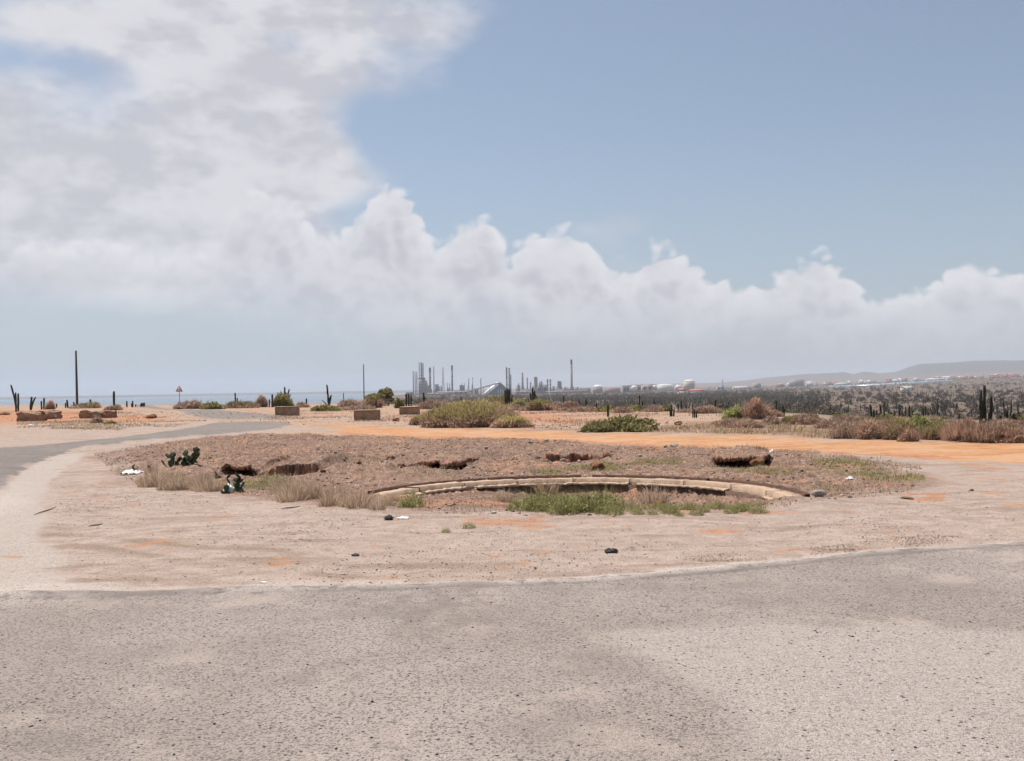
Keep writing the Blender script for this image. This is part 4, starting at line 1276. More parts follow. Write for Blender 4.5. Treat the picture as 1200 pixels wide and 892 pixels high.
# ================================================================== plants made of blades and leaves
def blades(P, H, W, lean, cols, seed, droop=0.35):
    """one bent stalk per base point P (n,3): height H, width W, outward lean vectors (n,2); three triangles each"""
    rl = np.random.default_rng(seed)
    n = len(P)
    a = rl.uniform(0, 2 * pi, n)
    sd = np.stack([np.cos(a), np.sin(a), np.zeros(n)], 1) * (W / 2)[:, None]
    lv = np.concatenate([lean, np.zeros((n, 1))], 1) * H[:, None]
    upv = np.zeros((n, 3)); upv[:, 2] = 1
    mid_ = P + lv * 0.4 + upv * (H * 0.55)[:, None]
    tip = P + lv + upv * (H * (1 - droop * np.hypot(lean[:, 0], lean[:, 1])))[:, None]
    v = np.stack([P - sd, P + sd, mid_ + sd * 0.8, mid_ - sd * 0.8, tip], 1).reshape(-1, 3)
    k = np.arange(n)[:, None] * 5
    f = np.concatenate([k + np.array([[0, 1, 2]]), k + np.array([[0, 2, 3]]), k + np.array([[3, 2, 4]])], 0)
    c = np.repeat(cols, 5, axis=0)
    return v, f, c

def pick(cols, n, rl, jit=0.15):
    cols = np.array(cols)
    c = cols[rl.integers(0, len(cols), n)]
    return np.clip(c * (1 + rl.normal(0, jit, (n, 1))), 0.005, 1)

STRAW = [(0.56, 0.43, 0.31), (0.47, 0.345, 0.245), (0.64, 0.51, 0.38), (0.36, 0.255, 0.185)]
DEAD = [(0.37, 0.27, 0.22), (0.29, 0.215, 0.18), (0.44, 0.335, 0.275), (0.21, 0.15, 0.125)]
GREEN = [(0.28, 0.31, 0.105), (0.23, 0.27, 0.085), (0.36, 0.37, 0.155), (0.20, 0.22, 0.075), (0.43, 0.39, 0.21), (0.38, 0.33, 0.17)]
OLIVE = [(0.31, 0.275, 0.11), (0.25, 0.225, 0.09), (0.39, 0.34, 0.155), (0.19, 0.175, 0.075)]
RUSTY = [(0.48, 0.31, 0.225), (0.39, 0.24, 0.175), (0.58, 0.40, 0.30), (0.28, 0.17, 0.125)]
DKGREEN = [(0.22, 0.22, 0.09), (0.31, 0.28, 0.125), (0.15, 0.15, 0.062), (0.40, 0.33, 0.17)]

def leafy(n, rx, ry, rz, leaf, cols, seed, lump=0.35, elong=1.6, low=None, stalk=False, floor=0.0):
    if stalk:
        n = int(n * 1.9)
    rl = np.random.default_rng(seed)
    d = rl.normal(0, 1, (n, 3)); d[:, 2] = np.abs(d[:, 2]) * 0.9
    d /= np.linalg.norm(d, axis=1, keepdims=True)
    az_ = np.arctan2(d[:, 1], d[:, 0]); el_ = d[:, 2]
    lum = 1 + lump * (fbm(az_ * 1.3 + 40, el_ * 2.5 + seed, seed, 3) - 0.5) * 2 + lump * 0.5 * (fbm(az_ * 4 + 90, el_ * 7, seed + 3, 2) - 0.5)
    rad = lum * rl.uniform(0.25, 1, n) ** 0.38
    P = d * np.array([rx, ry, rz]) * rad[:, None]
    P[:, 2] = np.maximum(P[:, 2], 0.01) + floor
    s = leaf * rl.uniform(0.5, 1.4, n)
    # leaf plane: outward with scatter
    t = d + rl.normal(0, 0.6, (n, 3)); t[:, 2] += 0.35 if stalk else 0.0
    t /= np.linalg.norm(t, axis=1, keepdims=True)
    o = np.cross(t, rl.normal(0, 1, (n, 3))); o /= np.linalg.norm(o, axis=1, keepdims=True) + 1e-9
    L = t * (s * elong)[:, None]; W_ = o * (s * (0.22 if stalk else 0.5))[:, None]
    v = np.stack([P - L * 0.5, P + W_, P + L * 0.5, P - W_], 1).reshape(-1, 3)
    f = np.arange(n * 4).reshape(n, 4)
    c = pick(cols, n, rl, 0.2)
    if low is not None:
        m_ = rl.uniform(0, 1, n) < np.clip(1.45 - P[:, 2] / rz * 1.7, 0, 1)
        c[m_] = pick(low, int(m_.sum()), rl, 0.2)
    return v, f, np.repeat(c, 4, axis=0)

def tuft_mesh(name, n, rad, h, cols, seed, w=0.008, spread=0.55, mat=None):
    rl = np.random.default_rng(seed)
    a = rl.uniform(0, 2 * pi, n); r = rad * np.sqrt(rl.uniform(0, 1, n))
    P = np.stack([r * np.cos(a), r * np.sin(a), np.zeros(n) - 0.02], 1)
    H = h * rl.uniform(0.45, 1.0, n) * (1 - 0.45 * (r / rad) ** 2)
    lean = np.stack([np.cos(a), np.sin(a)], 1) * (r / rad * spread)[:, None] + rl.normal(0, 0.28, (n, 2))
    v, f, c = blades(P, H, np.full(n, w) * rl.uniform(0.6, 1.4, n), lean, pick(cols, n, rl), seed)
    return new_mesh(name, v, f, mat or M_STRAW, False, None, c)

TUFTS = [tuft_mesh('stalks', 260, 0.17, 0.42, STRAW, 900 + i, 0.008, 0.75) for i in range(4)]
WEEDS = []
for i in range(4):
    rl = np.random.default_rng(950 + i)
    n = 240
    a = rl.uniform(0, 2 * pi, n); r = 0.26 * np.sqrt(rl.uniform(0, 1, n))
    P = np.stack([r * np.cos(a), r * np.sin(a), rl.uniform(0, 0.2, n) * (1 - (r / 0.3) ** 2)], 1)
    v, f, c = blades(P, rl.uniform(0.06, 0.15, n), rl.uniform(0.007, 0.016, n), rl.normal(0, 0.75, (n, 2)), pick(GREEN, n, rl, 0.2), 960 + i)
    v2, f2, c2 = blades(np.stack([r[:60] * np.cos(a[:60]), r[:60] * np.sin(a[:60]), np.zeros(60)], 1), rl.uniform(0.25, 0.5, 60), np.full(60, 0.006), rl.normal(0, 0.3, (60, 2)), pick(OLIVE, 60, rl), 970 + i)
    WEEDS.append(('leaves', v, f, c, v2, f2, c2))

_w = []
for i, (_, v, f, c, v2, f2, c2) in enumerate(WEEDS):
    lv, lf, lc = leafy(300, 0.27, 0.24, 0.27, 0.024, GREEN + OLIVE[:1], 980 + i, 0.5, 1.9)
    lf3 = np.concatenate([lf[:, [0, 1, 2]], lf[:, [0, 2, 3]]], 0)
    _w.append(new_mesh('leaves', np.concatenate([lv, v2, v[:500]]), np.concatenate([lf3, f2 + len(lv), f[(f < 500).all(1)] + len(lv) + len(v2)]), M_LEAF, False, None, np.concatenate([lc, c2, c[:500]])))
WEEDS = _w

def place_tuft(x, y, s, label, meshes, i, name, cat, group, part):
    X, Y = gp(x, y)
    z = ground_z(X, Y)
    X, Y = gp(x, y, z); z = ground_z(X, Y)
    o = link(name, meshes[i % len(meshes)], None, (X, Y, z - 0.01), i * 2.1)
    o.scale = (s, s, s * 0.95)
    return tag(o, label, cat, group)

tl = random.Random(5)
def tuft_row(x0, x1, yfun, n, s, label, meshes, name, cat, group):
    for i in range(n):
        t = (i + tl.uniform(0.1, 0.9)) / n
        x = x0 + (x1 - x0) * t
        place_tuft(x, yfun(t) + tl.uniform(-6, 6), s * tl.uniform(0.5, 1.2), label, meshes, i, name, cat, group, None)
tuft_row(172, 258, lambda t: 567 + 4 * t, 15, 1.0, 'straw-coloured dry grass tuft at the foot of the prickly pears', TUFTS, 'dry_grass_tuft', 'grass tuft', 'dry tufts by the prickly pears')
tuft_row(176, 250, lambda t: 555 + 3 * t, 8, 0.75, 'straw-coloured dry grass tuft behind the row at the prickly pears', TUFTS, 'dry_grass_tuft', 'grass tuft', 'dry tufts behind the prickly pears')
tuft_row(325, 428, lambda t: 582 + 8 * t, 17, 0.95, 'pale straw tuft in the dense row left of the ring', TUFTS, 'dry_grass_tuft', 'grass tuft', 'straw tufts left of the ring')
tuft_row(432, 466, lambda t: 590 + 3 * t, 5, 0.55, 'low dry tuft at the buried end of the ring', TUFTS, 'dry_grass_tuft', 'grass tuft', 'low tufts at the ring end')
tuft_row(608, 712, lambda t: 592 + 6 * t, 13, 0.9, 'leafy green weed growing in the pit inside the ring', WEEDS, 'green_weed', 'weed', 'green weeds in the pit')
tuft_row(622, 800, lambda t: 596 + 7 * t, 12, 0.55, 'lower leafy green weed at the front of the pit', WEEDS, 'green_weed', 'weed', 'green weeds at the pit front')
tuft_row(770, 890, lambda t: 601 - 5 * t, 11, 0.5, 'small green weed at the right of the pit', WEEDS, 'green_weed', 'weed', 'small weeds right in the pit')
place_tuft(484, 593, 0.75, 'single bright green weed at the buried ring end', WEEDS, 1, 'green_weed', 'weed', None, None)
place_tuft(476, 594, 0.55, 'smaller green weed beside the bright one at the ring end', WEEDS, 2, 'green_weed', 'weed', None, None)
place_tuft(523, 624, 0.22, 'tiny green sprig on the open sand', WEEDS, 3, 'green_weed', 'weed', None, None)
place_tuft(550, 619, 0.3, 'low green sprig on the sand before the pit', WEEDS, 0, 'green_weed', 'weed', None, None)
for i, (x, y, s) in enumerate(((735, 589, 0.9), (766, 583, 1.2), (590, 585, 0.8), (640, 580, 1.0))):
    place_tuft(x, y, s, ('thin dry stalks rising at the pit middle', 'tall thin stalks leaning before the ring wall', 'sparse dry stalks at the pit edge near the ring', 'dry stalks behind the green weeds')[i], TUFTS, i, 'dry_stalk_tuft', 'grass tuft', None, None)
tuft_row(380, 640, lambda t: 553 - 6 * sin(t * 3), 14, 0.36, 'sparse low dry tuft on the rubble behind the ring', TUFTS, 'dry_grass_tuft', 'grass tuft', 'sparse tufts behind the ring')
tuft_row(130, 330, lambda t: 540 - 6 * t, 10, 0.34, 'small dry tuft on the rubble near the curving road', TUFTS, 'dry_grass_tuft', 'grass tuft', 'small tufts near the road')
tuft_row(700, 1040, lambda t: 545 + 6 * t, 16, 0.34, 'low dry tuft on the grassy slope below the dirt track', TUFTS, 'dry_grass_tuft', 'grass tuft', 'tufts below the track')
# scattered low grass and dead litter: far too many to count
def scatter(n, poly, seed, keep=None):
    rl = np.random.default_rng(seed)
    pa = np.array(poly)
    lo, hi = pa.min(0), pa.max(0)
    out = []
    tot = 0
    while tot < n:
        q = rl.uniform(lo, hi, (n * 2, 2))
        q = q[poly_sd(q[:, 0], q[:, 1], poly) > 0]
        if keep is not None:
            q = q[rl.uniform(0, 1, len(q)) < keep(q[:, 0], q[:, 1])]
        out.append(q); tot += len(q)
        if not len(q):
            break
    q = np.concatenate(out)[:n]
    return q

def on_ground(q, dz=-0.01):
    return np.concatenate([q, (terrain(q[:, 0], q[:, 1]) + dz)[:, None]], 1)

def not_ring(x, y):
    rho = np.hypot(x - RING_C[0], y - RING_C[1])
    ang = np.arctan2(y - RING_C[1], x - RING_C[0])
    return np.where((rho > 2.5) & (rho < 3.35) & (ang > RING_A0) & (ang < RING_A1), 0.0, 1.0)

def clumpy(x, y, s, seed, lo=0.42, hi=0.62):
    return sstep(fbm(x * s, y * s, seed, 3), lo, hi)

def grass_stuff(name, label, n, poly, hrange, w, cols, seed, keep, mat=None):
    q = scatter(n, poly, seed, keep)
    n = len(q)
    rl = np.random.default_rng(seed + 1)
    P = on_ground(q)
    v, f, c = blades(P, rl.uniform(*hrange, n), np.full(n, w) * rl.uniform(0.6, 1.4, n), rl.normal(0, 0.6, (n, 2)), pick(cols, n, rl, 0.2), seed + 2)
    o = link(name, new_mesh(name, v, f, mat or M_STRAW, False, None, c), kind='stuff')
    o['label'] = label
    return o

def green_at(spots):
    def k(x, y):
        g_ = np.zeros(len(x))
        for (sx_, sy_, wx, wy) in spots:
            c0 = gp(sx_, sy_); c1 = gp(sx_ + wx, sy_); c2 = gp(sx_, sy_ + wy)
            qq = np.sqrt(((x - c0[0]) / abs(c1[0] - c0[0])) ** 2 + ((y - c0[1]) / abs(c2[1] - c0[1])) ** 2)
            g_ = np.maximum(g_, 1.15 - qq)
        return np.clip(g_, 0, 1) * (0.06 + 0.94 * clumpy(x, y, 1.6, 77, 0.42, 0.62)) * not_ring(x, y)
    return k

grass_stuff('dead_litter', 'dead grey-brown stalks lying over the rubble', 26000, gravel, (0.015, 0.085), 0.008, DEAD, 501, lambda x, y: (0.15 + 0.85 * clumpy(x, y, 1.2, 81)) * not_ring(x, y))
grass_stuff('dry_grass', 'short straw grass over the rubble', 5000, gravel, (0.05, 0.16), 0.008, STRAW, 505, lambda x, y: clumpy(x, y, 0.7, 83, 0.5, 0.65) * not_ring(x, y))
grass_stuff('green_grass', 'short green grass in and around the pit', 17000, gravel, (0.02, 0.085), 0.008, GREEN + OLIVE + STRAW[:2], 511, green_at([(750, 590, 110, 12), (660, 590, 60, 10), (1010, 553, 50, 14), (960, 570, 40, 6), (870, 588, 60, 6), (1060, 558, 20, 6), (780, 548, 40, 3), (640, 557, 25, 3), (700, 552, 40, 4), (880, 553, 60, 5), (300, 568, 40, 6)]), M_LEAF)
verge = [gp(*q) for q in ((640, 503), (760, 506), (880, 509.5), (980, 514), (1100, 516), (1290, 516), (1290, 505), (1100, 504), (1000, 501), (900, 498), (800, 500), (700, 502))]
grass_stuff('verge_grass', 'low dry grass along the far side of the dirt track', 9000, verge, (0.06, 0.22), 0.018, STRAW + OLIVE + RUSTY, 521, lambda x, y: 0.15 + 0.85 * clumpy(x, y, 0.8, 85))
sandp = [gp(*q) for q in ((700, 672), (820, 662), (930, 654), (1040, 642), (1150, 637), (1230, 630), (1230, 618), (1100, 625), (960, 640), (820, 652), (720, 660))]
grass_stuff('sand_grass', 'sparse dead grass on the sand along the asphalt edge', 2600, sandp, (0.010, 0.035), 0.005, [(0.30, 0.21, 0.14), (0.24, 0.16, 0.11)], 531, lambda x, y: clumpy(x, y, 1.6, 87, 0.55, 0.70))
leftp = [gp(*q) for q in ((60, 503), (130, 505), (180, 499), (165, 494), (110, 492), (60, 496))]
grass_stuff('verge_grass', 'dry grass strip before the ruined blocks', 2400, leftp, (0.04, 0.16), 0.022, STRAW + OLIVE + DEAD, 541, lambda x, y: 0.2 + 0.8 * clumpy(x, y, 0.5, 89))
backl = [gp(*q) for q in ((20, 506), (100, 508), (200, 502), (240, 494), (150, 484), (20, 484))]
grass_stuff('verge_grass', 'thin dead grass on the orange soil by the road', 6000, backl, (0.04, 0.14), 0.022, DEAD + STRAW + RUSTY, 545, lambda x, y: clumpy(x, y, 0.35, 91, 0.5, 0.68))
midp = [gp(*q) for q in ((300, 494), (440, 497), (560, 499), (700, 500), (860, 497), (860, 488), (720, 483), (620, 480), (480, 484), (350, 482))]
grass_stuff('plateau_grass', 'thin dead grass over the orange soil near the blocks', 7000, midp, (0.04, 0.16), 0.022, DEAD + RUSTY + STRAW, 551, lambda x, y: clumpy(x, y, 0.3, 93, 0.48, 0.66))

# pebbles: loose gravel over the rubble, the sand edge and the old asphalt
def pebble_stuff(name, label, q, smin, smax, cols, seed):
    rl = np.random.default_rng(seed)
    n = len(q)
    base = np.array([(1, 0, 0), (0, 1, 0), (-1, 0, 0), (0, -1, 0), (0, 0, 0.8), (0, 0, -0.6)], float)
    fcs = np.array([(0, 1, 4), (1, 2, 4), (2, 3, 4), (3, 0, 4), (1, 0, 5), (2, 1, 5), (3, 2, 5), (0, 3, 5)])
    s = smin * (smax / smin) ** (rl.uniform(0, 1, n) ** 2.2)
    a = rl.uniform(0, 2 * pi, n)
    v = base[None] * (1 + rl.normal(0, 0.22, (n, 6, 3)))
    v = v * np.stack([s, s * rl.uniform(0.6, 1, n), s * rl.uniform(0.4, 0.8, n)], 1)[:, None, :]
    x = v[..., 0] * np.cos(a)[:, None] - v[..., 1] * np.sin(a)[:, None]
    y = v[..., 0] * np.sin(a)[:, None] + v[..., 1] * np.cos(a)[:, None]
    P = on_ground(q, 0.0)
    v = np.stack([x, y, v[..., 2]], -1) + P[:, None, :]
    v[..., 2] += (s * 0.2)[:, None]
    f = (fcs[None] + np.arange(n)[:, None, None] * 6).reshape(-1, 3)
    c = np.repeat(pick(cols, n, rl, 0.22), 6, axis=0)
    o = link(name, new_mesh(name, v.reshape(-1, 3), f, M_PEB, False, None, c), kind='stuff')
    o['label'] = label
q = scatter(13000, gravel, 601, lambda x, y: (0.2 + 0.8 * clumpy(x, y, 0.9, 95)) * not_ring(x, y))
pebble_stuff('gravel', 'loose pebbles over the rubble around the ring', q, 0.006, 0.045, [(0.30, 0.235, 0.195), (0.42, 0.35, 0.30), (0.20, 0.13, 0.10), (0.27, 0.185, 0.14), (0.36, 0.22, 0.145), (0.13, 0.09, 0.075)], 603)
sand_poly = [gp(*q_) for q_ in ((60, 560), (140, 572), (330, 592), (460, 600), (640, 610), (900, 606), (1060, 585), (1200, 560), (1240, 628), (1000, 648), (700, 675), (500, 686), (250, 690), (110, 680), (60, 620))]
q = scatter(7500, sand_poly, 611, lambda x, y: 0.22 + clumpy(x, y, 0.8, 97, 0.5, 0.72))
pebble_stuff('gravel', 'scattered small stones on the pale sand', q, 0.003, 0.014, [(0.22, 0.17, 0.145), (0.12, 0.095, 0.085), (0.36, 0.31, 0.275), (0.30, 0.17, 0.11)], 613)
asp_poly = [(-7, 8.0), (-3.2, 7.95), (0, 8.1), (3.5, 9.0), (6.5, 10.2), (6.5, 3.2), (-6, 3.2)]
q = scatter(2600, asp_poly, 621)
pebble_stuff('gravel', 'loose chippings on the foreground asphalt', q, 0.003, 0.011, [(0.05, 0.047, 0.048), (0.10, 0.09, 0.088), (0.30, 0.26, 0.24), (0.045, 0.045, 0.05)], 623)
farp = [gp(*q_) for q_ in ((0, 496), (200, 494), (430, 500), (620, 502), (900, 500), (860, 488), (640, 480), (300, 484), (0, 482))]
q = scatter(2600, farp, 631)
pebble_stuff('gravel', 'stones on the far orange soil', q, 0.015, 0.08, [(0.33, 0.17, 0.10), (0.22, 0.11, 0.07), (0.38, 0.27, 0.2)], 633)

# ------------------------------------------------------------------ shrubs
def branches(rx, ry, rz, n, seed, r0=0.02):
    rl = random.Random(seed)
    b = MB()
    for i in range(n):
        a = rl.uniform(0, 2 * pi); k = rl.uniform(0.35, 0.8)
        e = Vector((cos(a) * rx * k, sin(a) * ry * k, rz * rl.uniform(0.45, 0.85)))
        b.tube([(0, 0, -0.05), e * 0.45 + Vector((rl.gauss(0, 0.05), rl.gauss(0, 0.05), 0.05 * rz)), e], [r0, r0 * 0.7, r0 * 0.35], 5)
    return b

TYPES = {
    'green': (GREEN, None, 1.7, 0.35), 'olive': (OLIVE, None, 1.7, 0.4), 'leaf': (DKGREEN, None, 1.3, 0.35), 'dry': (RUSTY + STRAW, None, 3.4, 0.35),
    'rust': (RUSTY + [(0.60, 0.44, 0.33)], None, 3.6, 0.3), 'mix': (OLIVE, RUSTY, 2.6, 0.35), 'brown': (DEAD + RUSTY + STRAW, None, 2.8, 0.4), 'mound': ([(0.46, 0.40, 0.165), (0.38, 0.345, 0.135), (0.55, 0.46, 0.22)], RUSTY + [(0.62, 0.46, 0.35)], 3.6, 0.14)}

def shrub(x, yb, w_px, h_px, kind, label, name='shrub', D=None, depth=None, n=None, leaf=None, cat='shrub', group=None, seed=None):
    if D is None:
        X, Y = gp(x, yb)
    else:
        X, Y, _ = at(x, D)
    m_px = Y / F
    rx = w_px * m_px / 2; rz = h_px * m_px
    ry = depth if depth else rx * 0.7
    z = ground_z(X, Y + ry * 0.6)
    cols, low, elong, lump = TYPES[kind]
    seed = seed or int(x * 7 + yb)
    area = w_px * h_px
    n = n or int(min(16000, max(900, area * 7)))
    leaf = leaf or max(0.035, 1.55 * m_px)
    r = empty(name, label, cat, (X, Y + ry * 0.6, z - 0.03), 0.0, group)
    rs = np.random.default_rng(seed + 5)
    V_, F_, C_, off_ = [], [], [], 0
    lobes = 5 if kind != 'mound' else 6
    for j in range(lobes):
        kx = rs.uniform(0.38, 0.62); cx_ = rx * rs.uniform(-1, 1) * (1 - kx) * 1.05; cy_ = ry * rs.uniform(-0.6, 0.6)
        kz = rs.uniform(0.5, 1.0) * (1 - 0.45 * (cx_ / rx) ** 2)
        if j == 0:
            kx, cx_, cy_, kz = (0.62, rx * 0.05, 0, 0.98) if kind != 'mound' else (0.92, 0, 0, 0.92)
        nj = int(n * kx / lobes * 2.0) if kind != 'mound' else (int(n * 0.6) if j == 0 else int(n * 0.1))
        v, f, c = leafy(nj, rx * kx, ry * max(kx, 0.6), rz * kz, leaf, cols, seed + 11 * j, lump * 1.4, elong, low, elong > 2)
        c = c * rs.uniform(0.78, 1.22)
        v = v + np.array((cx_, cy_, 0)); V_.append(v); F_.append(f + off_); C_.append(c); off_ += len(v)
    # stray stalks standing out of the crown
    m_ = max(30, n // (40 if elong < 2 else 14))
    aa = rs.uniform(0, 2 * pi, m_); kk = np.sqrt(rs.uniform(0, 1, m_)) * 0.85
    P_ = np.stack([np.cos(aa) * kk * rx, np.sin(aa) * kk * ry, rz * 0.5 * (1 - kk ** 2)], 1)
    bv, bf, bc = blades(P_, rz * rs.uniform(0.3, 0.75, m_), np.full(m_, leaf * 0.22), np.stack([np.cos(aa), np.sin(aa)], 1) * 0.5 + rs.normal(0, 0.3, (m_, 2)), pick(cols if elong < 2 else (low or cols), m_, rs), seed + 99)
    bq = np.concatenate([bf, bf[:, 2:3]], 1)
    v, c = np.concatenate(V_ + [bv]), np.clip(np.concatenate(C_ + [bc]), 0, 1)
    f = [list(q_) for q_ in np.concatenate(F_)] + [list(q_) for q_ in bf + off_]
    link('foliage', new_mesh('foliage', v, f, M_LEAF if elong < 2 else M_STRAW, False, None, c), r)
    link('branches', branches(rx, ry, rz, 10, seed, max(0.012, 0.3 * m_px)).mesh('branches', M_TWIG), r)
    return r

shrub(553, 500, 128, 32, 'mound', 'big rounded mound of yellow-green and brown brush in mid-scene', 'brush_mound', depth=2.0, n=24000, leaf=0.07)
shrub(600, 501, 52, 14, 'mound', 'low brown-green tail of brush at the right of the big mound', 'brush_mound', n=5000, leaf=0.065)
shrub(500, 498, 40, 14, 'mound', 'small yellow-green brush at the left of the big mound', 'brush_mound', n=4000, leaf=0.065)
shrub(727, 505.5, 92, 20, 'leaf', 'low spreading leafy dark green bush beside the dirt track', 'leafy_bush', depth=0.9, n=7500, leaf=0.075)
shrub(700, 503.5, 40, 11, 'leaf', 'thin left end of the low leafy bush', 'leafy_bush', n=1800, leaf=0.07)
shrub(862, 491.5, 44, 16, 'green', 'bright green bush left of the red-brown tumbleweed', 'green_bush', n=5000)
shrub(888, 491.5, 40, 25, 'rust', 'red-brown dry tumbleweed bush behind the dirt track', 'dry_bush', n=6500)
shrub(948, 497, 54, 11, 'mix', 'low green-brown bush right of the tumbleweed', 'dry_bush')
shrub(975, 502, 40, 10, 'brown', 'low brown bush before the dry hedge', 'dry_bush')
HEDGE = [(995, 514, 44, 18, 'brown', 'brown dry bush starting the hedge along the track'), (1022, 514.5, 50, 20, 'dry', 'pinkish dry bush second along the hedge'),
         (1056, 515, 46, 22, 'mix', 'greenish brown bush below the low cactus row'), (1082, 514, 54, 23, 'green', 'green bush in the middle of the dry hedge'),
         (1068, 517, 24, 14, 'rust', 'dark red-brown bush at the front of the hedge'), (1107, 515.5, 44, 19, 'mix', 'olive bush right of the green one in the hedge'),
         (1135, 517, 56, 23, 'rust', 'red-brown dry bush below the lone small cactus'), (1166, 518, 56, 22, 'dry', 'dry pinkish bush at the foot of the biggest cactus'),
         (1196, 518, 52, 20, 'rust', 'red-brown dry bush at the picture edge'), (1232, 519, 56, 21, 'dry', 'dry bush just past the picture edge')]
for (x, yb, w_, h_, k_, lab) in HEDGE:
    shrub(x, yb, w_ * 1.1, h_ * 1.12, k_, lab, 'hedge_bush', group='dry hedge along the track')
LOW = [(222, 480, 42, 9.5, 'brown', 'brown-topped low bush beside the warning sign'), (246, 480.5, 34, 9, 'olive', 'yellow-green low bush right of the warning sign'), (278, 479, 56, 9, 'mix', 'long low bush under the two-stemmed cactus'),
       (306, 477.5, 18, 13, 'brown', 'small reddish bush left of the bushy mound'), (329, 477, 30, 16, 'olive', 'rounded yellowish bushy mound behind the concrete block'), (380, 482, 42, 8, 'olive', 'flat green bush below the candelabra cactus'),
       (352, 478, 22, 6, 'brown', 'brown low growth below the red-roofed house'), (410, 477, 34, 9, 'brown', 'brown low bush left of the olive trees'), (100, 479.5, 40, 7, 'mix', 'low green-brown growth right of the tall pole'), (58, 481, 12, 10, 'rust', 'small red-brown shrub around a two-stemmed cactus'), (112, 478.5, 10, 6, 'brown', 'small pale shrub by the thin cactus'), (132, 482, 24, 6, 'brown', 'low reddish growth at the foot of the post-like cactus'),
       (112, 496.5, 18, 8, 'brown', 'dry tuft in front of the pale-topped ruined block'), (128, 497.5, 20, 4, 'olive', 'small green patch of growth before the ruined block'),
       (434, 478, 36, 14, 'mix', 'green bush at the left of the olive trees'), (466, 478, 16, 13, 'olive', 'small olive bush right of the tall olive tree'), (416, 481, 60, 6, 'brown', 'long brown low growth behind the widest block'),
       (510, 479, 50, 11, 'brown', 'brown scrub behind the mound before the works'), (585, 476, 60, 12, 'mix', 'green-brown scrub behind the big mound'), (610, 480.5, 30, 14, 'green', 'bright green shrub between the two cactus clumps'),
       (633, 482, 40, 13, 'mix', 'green-brown bush at the foot of the candle-shaped cactus'), (650, 481, 34, 9, 'brown', 'brown bush right of the candle-shaped cactus'), (668, 482, 26, 11, 'brown', 'brown shrub around the row of slim cacti'), (690, 482, 16, 6, 'rust', 'dark red low shrub under the slim cactus'),
       (742, 483, 44, 8, 'olive', 'low olive mound behind the tall-and-short cactus pair'), (770, 483, 30, 8, 'brown', 'brown shrub under the slim cactus pair'), (830, 485, 40, 9, 'brown', 'brown shrub under the upright cactus group'), (910, 489, 26, 8, 'brown', 'brown shrub under the slim cactus by the tumbleweed'), (1000, 497, 60, 12, 'brown', 'brown scrub behind the start of the hedge'), (1045, 498, 60, 12, 'mix', 'scrub at the foot of the jagged cactus thicket'), (985, 496, 30, 13, 'leaf', 'dark green bush behind the start of the hedge')]
for (x, yb, w_, h_, k_, lab) in LOW:
    shrub(x, yb, w_, h_, k_, lab, 'low_shrub')
bl = random.Random(21)
for i in range(16):
    x = 860 + i * 23 + bl.uniform(-8, 8)
    k_ = ('brown', 'dry', 'brown', 'mix')[i % 4]
    shrub(x, 500 + (x - 860) * 0.012 + bl.uniform(-4, 3), bl.uniform(30, 54), bl.uniform(9, 14), k_, {'brown': 'grey-brown low scrub bush behind the dry hedge', 'dry': 'pale pinkish low bush behind the dry hedge', 'mix': 'green-flecked low bush behind the dry hedge'}[k_], 'low_shrub', group={'brown': 'grey-brown scrub behind the hedge', 'dry': 'pinkish scrub behind the hedge', 'mix': 'green-flecked scrub behind the hedge'}[k_])
for i in range(12):
    x = 600 + i * 22 + bl.uniform(-8, 8)
    shrub(x, 481 + (x - 600) * 0.012 + bl.uniform(-1, 2), bl.uniform(18, 34), bl.uniform(4, 8), ('brown', 'dry', 'olive')[i % 3], ('grey-brown scrub on the orange edge before the thicket', 'pinkish scrub on the orange edge before the thicket', 'olive scrub on the orange edge before the thicket')[i % 3], 'low_shrub', group=('grey-brown edge scrub', 'pinkish edge scrub', 'olive edge scrub')[i % 3])

def tree(x, D, yb, yt, w_px, label, cols, seed):
    X, Y, zt = at(x, D, yt)
    z = ground_z(X, Y); m_px = D / F
    H = zt - z
    rx = w_px * m_px / 2
    r = empty('olive_tree', label, 'tree', (X, Y, z))
    rl = random.Random(seed)
    b = MB()
    b.tube([(0, 0, -0.3), (0.05, 0, H * 0.3), (0, 0.05, H * 0.6)], [0.14, 0.11, 0.07], 7)
    for i in range(6):
        a = rl.uniform(0, 6.28)
        b.tube([(0.03, 0, H * rl.uniform(0.25, 0.5)), (cos(a) * rx * 0.4, sin(a) * rx * 0.4, H * 0.62), (cos(a) * rx * 0.75, sin(a) * rx * 0.75, H * rl.uniform(0.65, 0.85))], [0.07, 0.05, 0.02], 5)
    b.build('trunk', M_TWIG, r)
    vs_, fs_, cs_, o_ = [], [], [], 0
    for i in range(9):
        a = rl.uniform(0, 6.28); k = rl.uniform(0.0, 0.62)
        c = np.array((cos(a) * rx * k, sin(a) * rx * k, H * rl.uniform(0.42, 0.70)))
        v, f, cc = leafy(1100, rx * 0.5, rx * 0.5, H * 0.27, 0.16, cols, seed + i, 0.4, 1.5)
        v = v + c
        vs_.append(v); fs_.append(f + o_); cs_.append(cc); o_ += len(v)
    v, f, cc = leafy(2600, rx * 0.85, rx * 0.85, H * 0.34, 0.16, cols, seed + 50, 0.5, 1.5)
    v = v + np.array((0, 0, H * 0.12)); vs_.append(v); fs_.append(f + o_); cs_.append(cc)
    link('crown', new_mesh('crown', np.concatenate(vs_), np.concatenate(fs_), M_LEAF, False, None, np.concatenate(cs_)), r)
tree(452, 118, 477, 454.3, 21, 'tall rounded olive tree left of the trio of cacti', OLIVE, 61)
tree(439, 116, 477, 461, 22, 'lower olive tree leaning against the tall rounded one', OLIVE, 62)

